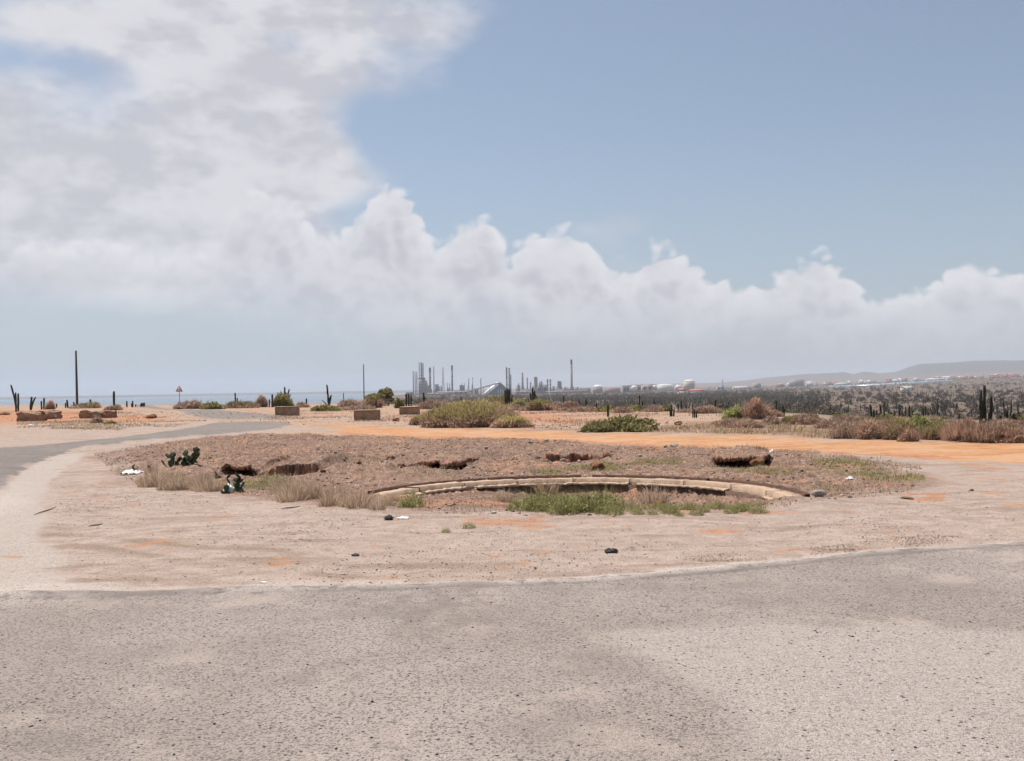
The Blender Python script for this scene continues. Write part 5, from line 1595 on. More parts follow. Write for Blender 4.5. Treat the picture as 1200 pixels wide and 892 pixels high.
# ================================================================== valley: cacti, scrub, trees
VC = []
for i in range(7):
    rl = random.Random(300 + i)
    b = MB()
    H = 1.0
    k = rl.choice((1, 2, 3, 4))
    for j in range(k):
        x_ = (j - (k - 1) / 2) * 0.13 + rl.uniform(-.03, .03); h_ = rl.uniform(0.6, 1.0) if j else 1.0
        ln = rl.uniform(-0.12, 0.12)
        b.tube([(x_ * 0.6, rl.uniform(-.05, .05), -0.05), (x_, 0, h_ * 0.4), (x_ + ln, 0, h_ * 0.96), (x_ + ln, 0, h_)], [0.045, 0.055, 0.05, 0.02], 6)
    VC.append(b.mesh('columnar_cactus', M_CACTUS))
M_SCRUB = mat_tint('scrub_leaves', trans=0.15)
SCRUB_C = [(0.15, 0.118, 0.094), (0.125, 0.10, 0.08), (0.18, 0.142, 0.115), (0.13, 0.115, 0.07), (0.11, 0.092, 0.07)]
DARK_C = [(0.098, 0.080, 0.066), (0.078, 0.066, 0.054), (0.12, 0.097, 0.078)]

def valley_pts(n, x0, x1, d0, d1, seed):
    rl = np.random.default_rng(seed)
    D = d0 * (d1 / d0) ** rl.uniform(0, 1, n)
    px_ = rl.uniform(x0, x1, n)
    keep = fbm(px_ / 26.0, np.log(D) * 7.0, seed, 3) > 0.47
    px_ = np.where(keep, px_, px_ + rl.normal(0, 30, n)); px_ = np.clip(px_, x0, x1 + 10)
    return (px_ - 600) / F * D, D

# 260 valley cacti that show largest, one by one
xv, yv = valley_pts(150, 930, 1215, 170, 520, 71)
xv2, yv2 = valley_pts(110, 640, 940, 210, 620, 72)
xs_, ys_ = np.concatenate([xv, xv2]), np.concatenate([yv, yv2])
zs_ = terrain(xs_, ys_, False)
for i in range(len(xs_)):
    far_ = ys_[i] > 330
    side = 'right-hand slope' if i < 150 else 'middle'
    h_ = rng.uniform(1.4, 3.6)
    o = link('columnar_cactus', VC[i % 7], None, (xs_[i], ys_[i], zs_[i]), rng.uniform(0, 6.28))
    o.scale = (h_ * 0.75 + 0.3, h_ * 0.75 + 0.3, h_)
    if i < 150:
        lab = 'small dark cactus in the grey scrub of the open valley, farther rows' if far_ else 'dark cactus in the nearer grey scrub of the open valley'
        grp = 'far cacti in the open valley' if far_ else 'near cacti in the open valley'
    else:
        lab = 'small dark cactus in the thicket before the works, farther rows' if far_ else 'dark cactus at the near edge of the thicket before the works'
        grp = 'far cacti in the dark thicket' if far_ else 'near cacti in the dark thicket'
    tag(o, lab, 'cactus', grp)

def scrub_stuff(name, label, pts, hr, nleaf, cols, seed, squash=0.7):
    rl = np.random.default_rng(seed)
    X, Y = pts
    Z_ = terrain(X, Y, False)
    n = len(X)
    R = rl.uniform(*hr, n)
    d = rl.normal(0, 1, (n, nleaf, 3)); d[..., 2] = np.abs(d[..., 2])
    d /= np.linalg.norm(d, axis=2, keepdims=True)
    P = d * rl.uniform(0.5, 1, (n, nleaf, 1)) * R[:, None, None]
    P[..., 2] *= squash * 1.3
    P += np.stack([X, Y, Z_ - 0.1], 1)[:, None, :]
    s = np.minimum(R[:, None] * rl.uniform(0.22, 0.5, (n, nleaf)), (Y * 0.0016)[:, None])
    t = rl.normal(0, 1, (n, nleaf, 3)); t /= np.linalg.norm(t, axis=2, keepdims=True)
    o_ = np.cross(t, rl.normal(0, 1, (n, nleaf, 3))); o_ /= np.linalg.norm(o_, axis=2, keepdims=True)
    v = np.stack([P - t * s[..., None], P + o_ * s[..., None] * 0.6, P + t * s[..., None]], 2).reshape(-1, 3)
    f = np.arange(len(v)).reshape(-1, 3)
    cb = pick(cols, n, rl, 0.2)
    c = np.repeat(np.repeat(cb, nleaf, 0) * (1 + rl.normal(0, 0.15, (n * nleaf, 1))), 3, 0)
    o = link(name, new_mesh(name, v, f, M_SCRUB, False, None, np.clip(c, 0.01, 1)), kind='stuff')
    o['label'] = label

scrub_stuff('valley_scrub', 'grey thorn scrub covering the open valley', valley_pts(1900, 880, 1240, 150, 1500, 81), (0.4, 1.2), 30, SCRUB_C, 82)
scrub_stuff('valley_scrub', 'dark thorn bushes dotted over the open valley', valley_pts(620, 880, 1240, 160, 1700, 281), (0.8, 2.4), 60, DARK_C, 282, 1.1)
scrub_stuff('valley_scrub', 'thorn scrub on the near slope of the open valley', valley_pts(1100, 820, 1240, 58, 160, 181), (0.3, 0.8), 70, SCRUB_C, 182)
scrub_stuff('valley_scrub', 'dark cactus and thorn thicket before the works', valley_pts(4300, 590, 960, 180, 1500, 83), (0.7, 1.9), 24, DARK_C + SCRUB_C[1:3], 84, 1.3)
scrub_stuff('valley_scrub', 'grey scrub on the slope below the plateau edge', valley_pts(1300, 440, 1000, 95, 300, 85), (0.4, 1.1), 44, SCRUB_C, 86)
scrub_stuff('valley_scrub', 'pale scrub and trees round the works', valley_pts(1300, 478, 900, 800, 1900, 87), (1.5, 3.6), 22, SCRUB_C, 88, 1.0)
scrub_stuff('treeline', 'far belt of trees round the town', valley_pts(1300, 830, 1230, 1400, 3600, 89), (1.5, 3.4), 18, DARK_C + SCRUB_C, 90, 1.0)
scrub_stuff('valley_scrub', 'scrub on the coastal slope by the small houses', valley_pts(700, 330, 480, 160, 600, 91), (0.5, 1.6), 22, SCRUB_C + [(0.13, 0.14, 0.07)], 92)

# dark cactus rods inside the thicket beyond the counted ones
def rod_stuff(name, label, pts, seed):
    rl = np.random.default_rng(seed)
    X, Y = pts; n = len(X)
    Z_ = terrain(X, Y, False)
    h_ = rl.uniform(1.4, 3.8, n); w_ = rl.uniform(0.14, 0.28, n) * np.maximum(1, Y / 900)
    a = np.array([(1, 0), (-0.5, 0.87), (-0.5, -0.87)])
    ln = rl.normal(0, 0.25, (n, 2))
    lo = np.stack([np.stack([X + a[k, 0] * w_, Y + a[k, 1] * w_, Z_ - 0.2], 1) for k in range(3)], 1)
    hi = np.stack([np.stack([X + a[k, 0] * w_ * 0.8 + ln[:, 0], Y + a[k, 1] * w_ * 0.8 + ln[:, 1], Z_ + h_], 1) for k in range(3)], 1)
    v = np.concatenate([lo, hi], 1).reshape(-1, 3)
    b = np.arange(n)[:, None] * 6
    f = np.concatenate([b + np.array([[0, 1, 4, 3]]), b + np.array([[1, 2, 5, 4]]), b + np.array([[2, 0, 3, 5]]), b + np.array([[3, 4, 5, 5]])], 0)
    f3 = np.concatenate([f[:, [0, 1, 2]], f[:, [0, 2, 3]]], 0); f3 = f3[(f3[:, 0] != f3[:, 1]) & (f3[:, 1] != f3[:, 2]) & (f3[:, 0] != f3[:, 2])]
    o = link(name, new_mesh(name, v, f3, M_CACTUS), kind='stuff')
    o['label'] = label
rod_stuff('cactus_thicket', 'mass of dark cacti in the thicket before the works', valley_pts(2600, 595, 960, 450, 1300, 95), 96)
rod_stuff('cactus_thicket', 'mass of far cacti across the open valley', valley_pts(260, 930, 1220, 450, 1300, 97), 98)

# ================================================================== the works
M_STEEL = mat_mottled('works_steel', (0.27, 0.255, 0.25), (0.35, 0.33, 0.32), 0.1, 0.7)
M_STEELD = mat_mottled('works_dark_steel', (0.13, 0.125, 0.125), (0.19, 0.18, 0.18), 0.1, 0.7)
M_SOOT = mat_mottled('sooty_cap', (0.03, 0.03, 0.033), (0.06, 0.058, 0.058), 0.1, 0.9)
M_PINK = mat_mottled('works_weathered', (0.30, 0.25, 0.23), (0.38, 0.32, 0.295), 0.1, 0.8)
M_TANKW = mat_mottled('tank_white', (0.62, 0.60, 0.57), (0.72, 0.70, 0.67), 0.2, 0.6)
M_TANKT = mat_mottled('tank_tan', (0.46, 0.39, 0.32), (0.55, 0.475, 0.40), 0.15, 0.7)
M_TANKR = mat_mottled('tank_rust', (0.30, 0.19, 0.15), (0.38, 0.26, 0.205), 0.15, 0.8)
M_ROOFW = mat_mottled('pale_roof', (0.60, 0.60, 0.59), (0.70, 0.70, 0.69), 0.2, 0.6)
M_ROOFR = mat_mottled('red_roof', (0.38, 0.11, 0.085), (0.46, 0.15, 0.115), 0.3, 0.8)
M_ROOFO = mat_mottled('orange_tile_roof', (0.42, 0.20, 0.12), (0.50, 0.27, 0.17), 0.3, 0.8)
M_HOUSEW = mat_mottled('house_white', (0.62, 0.60, 0.57), (0.74, 0.72, 0.69), 0.4, 0.8)
M_HOUSEP = mat_mottled('house_pink', (0.50, 0.36, 0.29), (0.58, 0.44, 0.36), 0.4, 0.8)
M_HOUSEB = mat_mottled('house_blue', (0.36, 0.44, 0.52), (0.43, 0.51, 0.58), 0.4, 0.8)
M_DARKWIN = mat_mottled('window_glass', (0.03, 0.035, 0.04), (0.05, 0.055, 0.06), 1.0, 0.2, spec=0.5)
WD = 2150.0        # metres to the works
WS = WD / F
WZ = float(terrain(np.array([0.0]), np.array([WD]), False)[0])

def wbase(x, D=WD):
    X, Y, _ = at(x, D)
    return X, Y, float(terrain(np.array([X]), np.array([Y]), False)[0])

def stack(x, yt, w_, label, D=WD, dark=None, flare=1.0, mat=None, rings=True, name='chimney_stack', base_px=0):
    X, Y, z = wbase(x, D); zt = at(x, D, yt)[2]
    s_ = D / F; H = zt - z; r0 = w_ * s_ / 2
    r = empty(name, label, 'chimney', (X, Y, z))
    toned_top = dark if dark else 0.0
    MB().lathe([(r0 * flare, -2), (r0 * flare, 0.0), (r0 * (1 + (flare - 1) * 0.25), H * 0.22), (r0, H * 0.45), (r0 * 0.96, H * (1 - toned_top))], 12).build('shaft', mat or M_STEEL, r, True)
    if toned_top:
        MB().lathe([(r0 * 0.965, H * (1 - toned_top) + 0.02), (r0 * 0.95, H - 0.3), (r0 * 0.8, H)], 12).build('sooty_top', M_SOOT, r, True)
    if rings:
        for k_ in (0.35, 0.62, 0.86):
            MB().lathe([(r0 * 1.02, H * k_), (r0 * 1.5, H * k_ + 0.1), (r0 * 1.5, H * k_ + 1.0), (r0 * 1.02, H * k_ + 1.1)], 12).build('platform', M_STEELD, r)
    MB().box(-r0 * 0.2, r0 * 0.2, -r0 * flare - 0.5, -r0 * 0.95, 0, H * 0.9).build('ladder', M_STEELD, r)
    return r

def column(x, yt, w_, label, D=WD, base_w=None, base_y=None, mat=None, n_plat=4):
    """fat process column: shell, dished head, platforms, skirt block, pipes"""
    X, Y, z = wbase(x, D); zt = at(x, D, yt)[2]; s_ = D / F; H = zt - z; r0 = w_ * s_ / 2
    r = empty('process_column', label, 'process column', (X, Y, z))
    MB().lathe([(r0, -2), (r0, H * 0.9), (r0 * 0.85, H * 0.96), (r0 * 0.4, H)], 14).build('shell', mat or M_PINK, r, True)
    for i in range(n_plat):
        h_ = H * (0.3 + 0.6 * i / max(1, n_plat - 1))
        MB().lathe([(r0 * 1.02, h_), (r0 * 1.3, h_ + 0.05), (r0 * 1.3, h_ + 1.1), (r0 * 1.02, h_ + 1.2)], 12).build('platform', M_STEELD, r)
    MB().tube([(r0 * 1.15, -1, 0), (r0 * 1.15, -1, H * 0.88), (r0 * 0.6, 0, H * 0.97)], r0 * 0.13, 6).build('pipe', M_STEEL, r)
    if base_w:
        hb = at(x, D, base_y)[2] - z
        bw = base_w * s_ / 2
        MB().box(-bw, bw, -bw * 0.7, bw * 0.7, -2, hb).build('base_block', M_STEEL, r)
        b = MB()
        for k_ in range(4):
            b.box(-bw * 1.02, bw * 1.02, -bw * 0.72 - 0.6, -bw * 0.7 - 0.02, hb * (0.15 + k_ * 0.24), hb * (0.15 + k_ * 0.24) + 0.8)
        b.build('gantry', M_STEELD, r)
    return r

stack(484.4, 435, 1.2, 'leftmost of three thin stacks beside the tallest column', mat=M_STEELD, rings=False)
stack(486.6, 435.6, 1.1, 'middle of three thin stacks beside the tallest column', mat=M_STEELD, rings=False)
stack(488.6, 435.8, 1.2, 'third thin stack touching the tallest column', mat=M_STEELD, rings=False)
# tallest column: block below, lattice with vessel above
X_, Y_, z_ = wbase(494.4); H1 = at(494.4, WD, 443)[2] - z_; H2 = at(494.4, WD, 424.3)[2] - z_
tw = empty('cracking_tower', 'tallest refinery column with lattice frame on a broad block', 'tower', (X_, Y_, z_))
MB().box(-6.6, 6.6, -6, 6, -2, H1).build('lower_block', M_STEEL, tw)
MB().lathe([(1.9, H1 - 1), (1.9, H2 - 5), (1.5, H2 - 2), (0.6, H2 - 0.5)], 14).build('vessel', M_PINK, tw, True)
b = MB()
for sx_ in (-5.2, 3.6):
    for sy_ in (-4, 4):
        b.box(sx_ - 0.4, sx_ + 0.4, sy_ - 0.4, sy_ + 0.4, H1, H2 - (0 if sx_ < 0 else 4))
for k_ in range(7):
    h_ = H1 + (H2 - H1 - 4) * k_ / 6
    b.box(-5.6, 4.0, -4.5, -4.0, h_, h_ + 0.9); b.box(-5.6, 4.0, 4.0, 4.5, h_, h_ + 0.9)
    b.box(-5.7, -5.2, -4.2, 4.2, h_, h_ + 0.9); b.box(3.6, 4.1, -4.2, 4.2, h_, h_ + 0.9)
b.build('lattice', M_STEELD, tw)
b = MB()
for k_ in range(6):
    b.box(-7.4, 8.4, -7.2, -6.02, H1 * (0.12 + 0.16 * k_), H1 * (0.12 + 0.16 * k_) + 1.0)
b.build('gantry', M_STEELD, tw)
MB().box(6.65, 11, -5, 5, -2, H1 * 0.86).build('stair_tower', M_PINK, tw)
b = MB().lathe([(5.4, 0), (8.6, 0.2), (8.6, 2.2), (5.4, 2.4)], 12, (0, 0, H1 - 2)); b.build('platform', M_STEELD, tw)
stack(504.1, 431, 2.4, 'dark-topped stack right of the tallest column', dark=0.14)
column(503.2, 451.5, 3.2, 'squat column at the foot of the dark-topped stack', base_w=6, base_y=456)
stack(508.6, 429.8, 1.1, 'very thin dark stack between two thicker ones', mat=M_STEELD, flare=1.6)
column(511.8, 450, 3.6, 'stubby pinkish column right of the thin dark stack', base_w=5.5, base_y=457)
# lattice mast
def mast(x, yt, w0, label, D=WD):
    X, Y, z = wbase(x, D); H = at(x, D, yt)[2] - z; s_ = D / F
    r = empty('lattice_mast', label, 'mast', (X, Y, z))
    w_ = w0 * s_ / 2
    b = MB()
    for sx_, sy_ in ((-1, -1), (1, -1), (1, 1), (-1, 1)):
        b.tube([(sx_ * w_, sy_ * w_, 0), (sx_ * w_ * 0.3, sy_ * w_ * 0.3, H)], 0.35, 4)
    b.build('legs', M_PINK, r)
    b = MB()
    N_ = 9
    for i in range(N_):
        f0, f1 = i / N_, (i + 1) / N_
        k0, k1 = w_ * (1 - 0.7 * f0), w_ * (1 - 0.7 * f1)
        for sy_ in (-1, 1):
            b.tube([(-k0, sy_ * k0, H * f0), (k1, sy_ * k1, H * f1)], 0.22, 4)
            b.tube([(k0, sy_ * k0, H * f0), (-k1, sy_ * k1, H * f1)], 0.22, 4)
    b.build('bracing', M_PINK, r)
    MB().lathe([(0.8, H), (0.9, H + 1.0), (0.3, H + 2.5)], 8).build('burner_tip', M_SOOT, r)
mast(519.4, 431.5, 3.0, 'pale lattice flare mast between two stacks')
stack(530, 428.3, 2.1, 'tall stack with a long black top left of the shed', dark=0.17, flare=1.25)
column(540, 451, 2.6, 'left one of two short twin columns')
column(542.8, 451.4, 2.0, 'right one of two short twin columns')
stack(549.4, 443.2, 1.0, 'thin dark pole-like stack left of the conveyor', mat=M_STEELD, rings=False)
mast(554, 443.6, 1.0, 'faint thin mast between two thin stacks')
stack(563.6, 443.2, 1.1, 'thin dark stack rising behind the conveyor', mat=M_STEELD, rings=False)
stack(594, 430.6, 1.8, 'left of a pair of tall stacks behind the dense cactus clump', dark=0.45)
stack(597, 431.4, 1.9, 'right of a pair of tall stacks, flared at the base', dark=0.05, flare=2.6)
stack(598.8, 439, 1.2, 'shorter stack hugging the flared tall one', mat=M_STEELD, rings=False)
def cone_stack(x, yt, w_, bw, by, label, dark=None):
    X, Y, z = wbase(x); s_ = WS; H = at(x, WD, yt)[2] - z; hb = at(x, WD, by)[2] - z; r0 = w_ * s_ / 2; rb = bw * s_ / 2
    r = empty('chimney_stack', label, 'chimney', (X, Y, z))
    MB().lathe([(rb, -2), (rb * 0.92, hb * 0.35), (r0 * 1.5, hb), (r0 * 1.15, hb * 1.3 if hb * 1.3 < H * .9 else H * .9), (r0, H * (1 - (dark or 0.03)))], 12).build('shaft', M_PINK, r, True)
    MB().lathe([(r0 * 1.0, H * (1 - (dark or 0.03)) + 0.05), (r0 * 0.95, H)], 12).build('sooty_top', M_SOOT if dark else M_STEELD, r, True)
    for k_ in (0.5, 0.75):
        MB().lathe([(r0 * 1.02, H * k_), (r0 * 1.5, H * k_ + 0.1), (r0 * 1.5, H * k_ + 1.0), (r0 * 1.02, H * k_ + 1.1)], 12).build('platform', M_STEELD, r)
    MB().box(-rb * 1.1, -rb * 0.2, -rb, rb, -2, hb * 0.5).build('furnace_block', M_STEEL, r)
cone_stack(612.4, 437, 2.1, 8.5, 454, 'stack on a wide conical base left of the grey hall')
stack(618, 442, 1.5, 'slim stack just right of the conical-based stack')
stack(621.8, 447.6, 1.6, 'short slim stack third right of the shed')
column(627.8, 441.2, 3.6, 'thick flat-topped column at the left end of the grey hall', n_plat=3)
stack(641.8, 444.6, 1.7, 'left of the twin short stacks at the grey hall', dark=0.3)
stack(645, 444.6, 1.7, 'right of the twin short stacks at the grey hall', dark=0.1)
column(655.4, 446.3, 4.0, 'stepped column standing alone left of the tallest stack', base_w=6.5, base_y=454)
cone_stack(670, 421.4, 2.3, 7.5, 453.5, 'tallest dark-topped stack on a wide base', dark=0.15)

def hall(x0, x1, yt, label, mat, D=WD, depth=30, roof=None, pitch=0.0, name='works_hall', cat='building', win=True):
    X0, Y, z = wbase(x0, D); X1 = at(x1, D)[0]
    z = min(z, wbase(x1, D)[2]); h_ = at((x0 + x1) / 2, D, yt)[2] - z; w_ = X1 - X0
    r = empty(name, label, cat, ((X0 + X1) / 2, Y, z))
    MB().box(-w_ / 2, w_ / 2, -depth / 2, depth / 2, -3, h_).build('wall', mat, r)
    if pitch:
        b = MB()
        vs_ = [(-w_ / 2 - 1, -depth / 2 - 1, h_ + 0.02), (w_ / 2 + 1, -depth / 2 - 1, h_ + 0.02), (w_ / 2 + 1, depth / 2 + 1, h_ + 0.02), (-w_ / 2 - 1, depth / 2 + 1, h_ + 0.02), (-w_ / 2 - 1, 0, h_ + pitch), (w_ / 2 + 1, 0, h_ + pitch)]
        b.add(vs_, [[0, 1, 5, 4], [2, 3, 4, 5], [1, 2, 5], [3, 0, 4], [3, 2, 1, 0]])
    else:
        b = MB().box(-w_ / 2 - 0.5, w_ / 2 + 0.5, -depth / 2 - 0.5, depth / 2 + 0.5, h_ + 0.02, h_ + 0.7)
    b.build('roof', roof or mat, r)
    if win:
        n = max(2, int(w_ / 9)); ww = w_ / n
        for i in range(n):
            c = -w_ / 2 + ww * (i + 0.5)
            MB().box(c - ww * 0.28, c + ww * 0.28, -depth / 2 - 0.15, -depth / 2 - 0.02, h_ * 0.35, h_ * 0.72).build('window', M_DARKWIN, r)
    return r
hall(629, 642, 451.5, 'long grey hall between the thick column and twin stacks', M_STEEL, depth=24)
hall(604, 626, 456.5, 'low grey works building under the conical-based stack', M_STEEL, depth=20)
hall(646, 668, 456.4, 'low pale works building under the stepped column', M_PINK, depth=20)
hall(476, 484, 460, 'low open steel structure at the left end of the works', M_STEELD, depth=14)
hall(500, 530, 460.5, 'long low pipe hall below the dark-topped stacks', M_PINK, depth=14, D=2080)
hall(532, 549, 458.2, 'low pale building left of the conveyor foot', M_PINK, depth=18)
hall(548.5, 551.5, 459.5, 'small cream hut at the conveyor foot', M_TANKT, depth=8, D=2000, win=False)
hall(556, 560.5, 455.5, 'small block under the conveyor', M_STEEL, depth=8)
hall(680, 691.5, 455.5, 'reddish low hall right of the tallest stack', M_TANKR, depth=18)
hall(672, 680, 457, 'low grey hall touching the base of the tallest stack', M_STEEL, depth=16)
hall(752, 764, 450.6, 'cream block with a sloping pipe between two white spheres', M_TANKT, depth=20)
hall(738, 751, 452, 'tan block behind a white sphere', M_TANKR, depth=20, D=2220)
hall(730, 737, 452.3, 'dark blue-grey block left of a white sphere', M_STEELD, depth=18)
hall(568, 600, 461.8, 'pale low wall under the big shed', M_PINK, depth=6, D=2020, win=False)
# pipe racks on the flat
for i, (x0, x1, y_) in enumerate(((512, 556, 459.2), (600, 628, 459), (640, 690, 458.6))):
    X0, Y, z = wbase(x0, 2100); X1 = at(x1, 2100)[0]; h_ = at(x0, 2100, y_)[2] - z
    r = empty('pipe_rack', ('pale pipe rack left of the conveyor', 'pipe rack before the conical-based stack', 'pipe rack before the tallest stack')[i], 'pipe rack', ((X0 + X1) / 2, Y, z))
    w_ = X1 - X0
    for k_ in range(3):
        MB().tube([(-w_ / 2, k_ * 1.6, h_ - 1 + 0.3 * k_), (w_ / 2, k_ * 1.6, h_ - 1 + 0.3 * k_)], 0.7, 6).build('pipe', M_TANKW if k_ == 1 else M_PINK, r)
    for k_ in range(7):
        xx = -w_ / 2 + w_ * k_ / 6
        MB().box(xx - 0.3, xx + 0.3, -1, 5, -1, h_ - 1.75).build('post', M_STEELD, r)
# slender risers and open steel frames among the low buildings
wr = random.Random(9)
for i in range(18):
    x = wr.choice((wr.uniform(498, 560), wr.uniform(602, 668)))
    stack(x, wr.uniform(448, 455), wr.uniform(0.5, 1.2), 'short slender riser among the low works buildings', D=wr.uniform(2080, 2300), mat=wr.choice((M_STEEL, M_PINK, M_STEELD)), rings=False, name='pipe_riser')['group'] = 'slender risers in the works'
for i, (x, y_, w_) in enumerate(((499, 449, 4), (515, 453, 5), (526, 455, 4), (608, 452, 5), (634, 448, 4), (650, 453, 5), (663, 454, 4), (675, 454, 5))):
    X, Y, z = wbase(x, 2120); h_ = at(x, 2120, y_)[2] - z; hw = w_ * 2120 / F / 2
    r = empty('steel_frame', ('open steel frame right of the tallest column', 'open steel frame before the lattice mast', 'low open frame left of the black-topped stack', 'open frame left of the conical-based stack', 'open frame on top of the grey hall', 'open frame left of the stepped column', 'open frame right of the stepped column', 'open frame right of the tallest stack')[i], 'steel frame', (X, Y, z))
    b = MB()
    for sx_ in (-1, 0, 1):
        for sy_ in (-1, 1):
            b.box(sx_ * hw - 0.35, sx_ * hw + 0.35, sy_ * 3 - 0.35, sy_ * 3 + 0.35, -1, h_)
    b.build('columns', M_STEELD, r)
    n_ = max(3, int(h_ / 4))
    for k_ in range(n_):
        zz = h_ * (k_ + 1) / n_
        MB().box(-hw - 0.5, hw + 0.5, -3.4, 3.4, zz - 0.5, zz - 0.02).build('deck', M_PINK, r)
    for k_ in range(3):
        xx = hw * wr.uniform(-0.7, 0.7)
        MB().lathe([(0.9, 0), (0.9, h_ * wr.uniform(0.6, 1.1)), (0.3, h_ * 1.12)], 8, (xx, 0, 0)).build('vessel', M_STEEL, r, True)
# the A-frame shed with its conveyor
SD = 2000.0; ss = SD / F
X_, Y_, z_ = wbase(585.5, SD); zt_ = at(585.5, SD, 448.3)[2] - z_
hl = 17.2 * ss; hr_ = 14 * ss
sh = empty('storage_shed', 'big A-frame shed with bright left roof and dark open gable', 'shed', (X_, Y_, z_), 0.10)
L_ = 60
sk = 3.0
def slab(p0, p1, y0, y1, t):
    (xa, za), (xb, zb) = p0, p1
    nx, nz = -(zb - za), (xb - xa); l_ = math.hypot(nx, nz); nx *= t / l_; nz *= t / l_
    vs_ = [(xa, y0, za), (xb, y0, zb), (xb + nx, y0, zb + nz), (xa + nx, y0, za + nz)]
    vs_ += [(x, y1, z) for (x, y, z) in vs_]
    return vs_, [[0, 1, 2, 3], [7, 6, 5, 4], [0, 4, 5, 1], [1, 5, 6, 2], [2, 6, 7, 3], [3, 7, 4, 0]]
b = MB(); b.add(*slab((-hl, 0.5), (-0.6, zt_ - 0.5), -3, L_, 1.8)); b.build('roof', M_ROOFW, sh)['label'] = 'left roof slope with sunlight put into its colour'  # sunlit side: brightness painted in by a paler material
b = MB(); b.add(*slab((0.6, zt_ - 0.5), (hr_, 0.5), -3, L_, 1.8)); b.build('roof', M_STEEL, sh)  # away from the sun: the same roof in a darker material
b = MB().add([(-hl + 3, 0, 0), (hr_ - 3, 0, 0), (0, 0, zt_ - 2.2)], [[0, 1, 2]]); b.add([(-hl + 3, 0.6, 0), (hr_ - 3, 0.6, 0), (0, 0.6, zt_ - 2.2)], [[2, 1, 0]]); b.build('gable', M_STEELD, sh)  # gable's shade put into its dark colour
for k_ in range(4):
    xx = -3 + k_ * 5.0; hh_ = (zt_ - 6) * (1 - abs(xx) / max(hl, hr_)) * 0.62
    MB().box(xx - 1.0, xx + 1.0, -0.4, -0.03, 2, max(4, hh_)).build('opening', M_ROOFW, sh)
cv = empty('conveyor', 'long inclined conveyor gallery rising to the shed ridge', 'conveyor', (X_, Y_, z_))
xa = (549 - 585.5) * ss; za = at(549, SD, 458.8)[2] - z_
MB().tube([(xa, -6, za), (-1.5, -6, zt_ - 1)], 1.5, 6).build('gallery', M_PINK, cv)
for k_ in range(5):
    t = (k_ + 0.5) / 5; xx = xa + (-1.5 - xa) * t; zz = za + (zt_ - 1 - za) * t
    MB().box(xx - 0.4, xx + 0.4, -6.4, -5.6, -1, zz - 1.2).build('trestle', M_STEELD, cv)

# tanks
def tank(x, w_, yt, label, mat, D=WD, dome=0.12, name='storage_tank', roofmat=None):
    X, Y, z = wbase(x, D); H = at(x, D, yt)[2] - z; r0 = w_ * D / F / 2
    hd = min(r0 * dome * 2, H * 0.4); h1 = H - hd
    r = empty(name, label, 'tank', (X, Y, z))
    MB().lathe([(r0, -3), (r0, h1)], 28).build('shell', mat, r, True)
    MB().lathe([(r0 * 1.01, h1 + 0.02), (r0 * 0.92, h1 + hd * 0.35), (r0 * 0.6, h1 + hd * 0.8), (r0 * 0.05, h1 + hd)], 28).build('roof', roofmat or mat, r, True)
    b = MB()
    for k_ in range(10):
        a = -2.4 + k_ * 0.16
        b.box(r0 * 1.02 * cos(a) - 0.6, r0 * 1.02 * cos(a) + 0.6, r0 * 1.02 * sin(a) - 0.6, r0 * 1.02 * sin(a) + 0.6, h1 * k_ / 10, h1 * k_ / 10 + 0.5)
    b.build('stair', M_STEELD, r)
    return r
def sphere_tank(x, w_, yt, label, D=WD):
    X, Y, z = wbase(x, D); zt = at(x, D, yt)[2] - z; r0 = w_ * D / F / 2
    r = empty('sphere_tank', label, 'tank', (X, Y, z))
    prof = [(max(0.3, r0 * sin(a)), zt - r0 - r0 * cos(a)) for a in np.linspace(0.05, pi - 0.05, 14)]
    MB().lathe(prof, 20).build('sphere', M_TANKW, r, True)
    for k_ in range(8):
        a = k_ * pi / 4 + 0.2
        MB().tube([(r0 * 0.95 * cos(a), r0 * 0.95 * sin(a), -1), (r0 * 0.95 * cos(a), r0 * 0.95 * sin(a), zt - r0)], 0.5, 5).build('leg', M_STEEL, r)
    MB().box(-1.2, 1.2, -1.2, 1.2, zt - 0.3, zt + 1.6).build('top_platform', M_STEEL, r)
tank(700.5, 11.5, 451, 'domed white-roofed tank right of the reddish hall', M_STEEL, roofmat=M_TANKW, dome=0.25)
tank(717.5, 19, 454.2, 'wide low brownish tank right of the domed one', M_TANKR, dome=0.03)
sphere_tank(743.2, 8, 451.6, 'white sphere tank before the tan block', D=2120)
sphere_tank(767.2, 6, 451.4, 'smaller white sphere tank at the end of the long white tank')
tank(779, 21, 450.2, 'widest pale tank between two white spheres', M_TANKW, dome=0.05, D=2300)
sphere_tank(795, 8.2, 450.8, 'white sphere tank beside the big tan tank')
tank(807.6, 13, 445, 'big tall tan tank with pale dome', M_TANKT, roofmat=M_TANKW, dome=0.14)
tank(887, 9.5, 448.8, 'blue-grey tank alone in the far town edge', M_STEEL, D=2600, dome=0.06)
tank(933.5, 17.5, 444.2, 'largest blue-grey tank with rusty top before the hills', M_STEEL, D=2700, dome=0.05, roofmat=M_TANKR)
tank(914, 10, 449.8, 'low rusty tank left of the largest blue-grey one', M_TANKR, D=2700, dome=0.03)
hall(846, 847.2, 445.5, 'thin blue mast right of the big tan tank', M_HOUSEB, depth=2, win=False, D=2300, name='mast', cat='mast')
hall(840, 848, 452.5, 'small blue shed at the foot of the thin mast', M_HOUSEB, depth=10, D=2300)

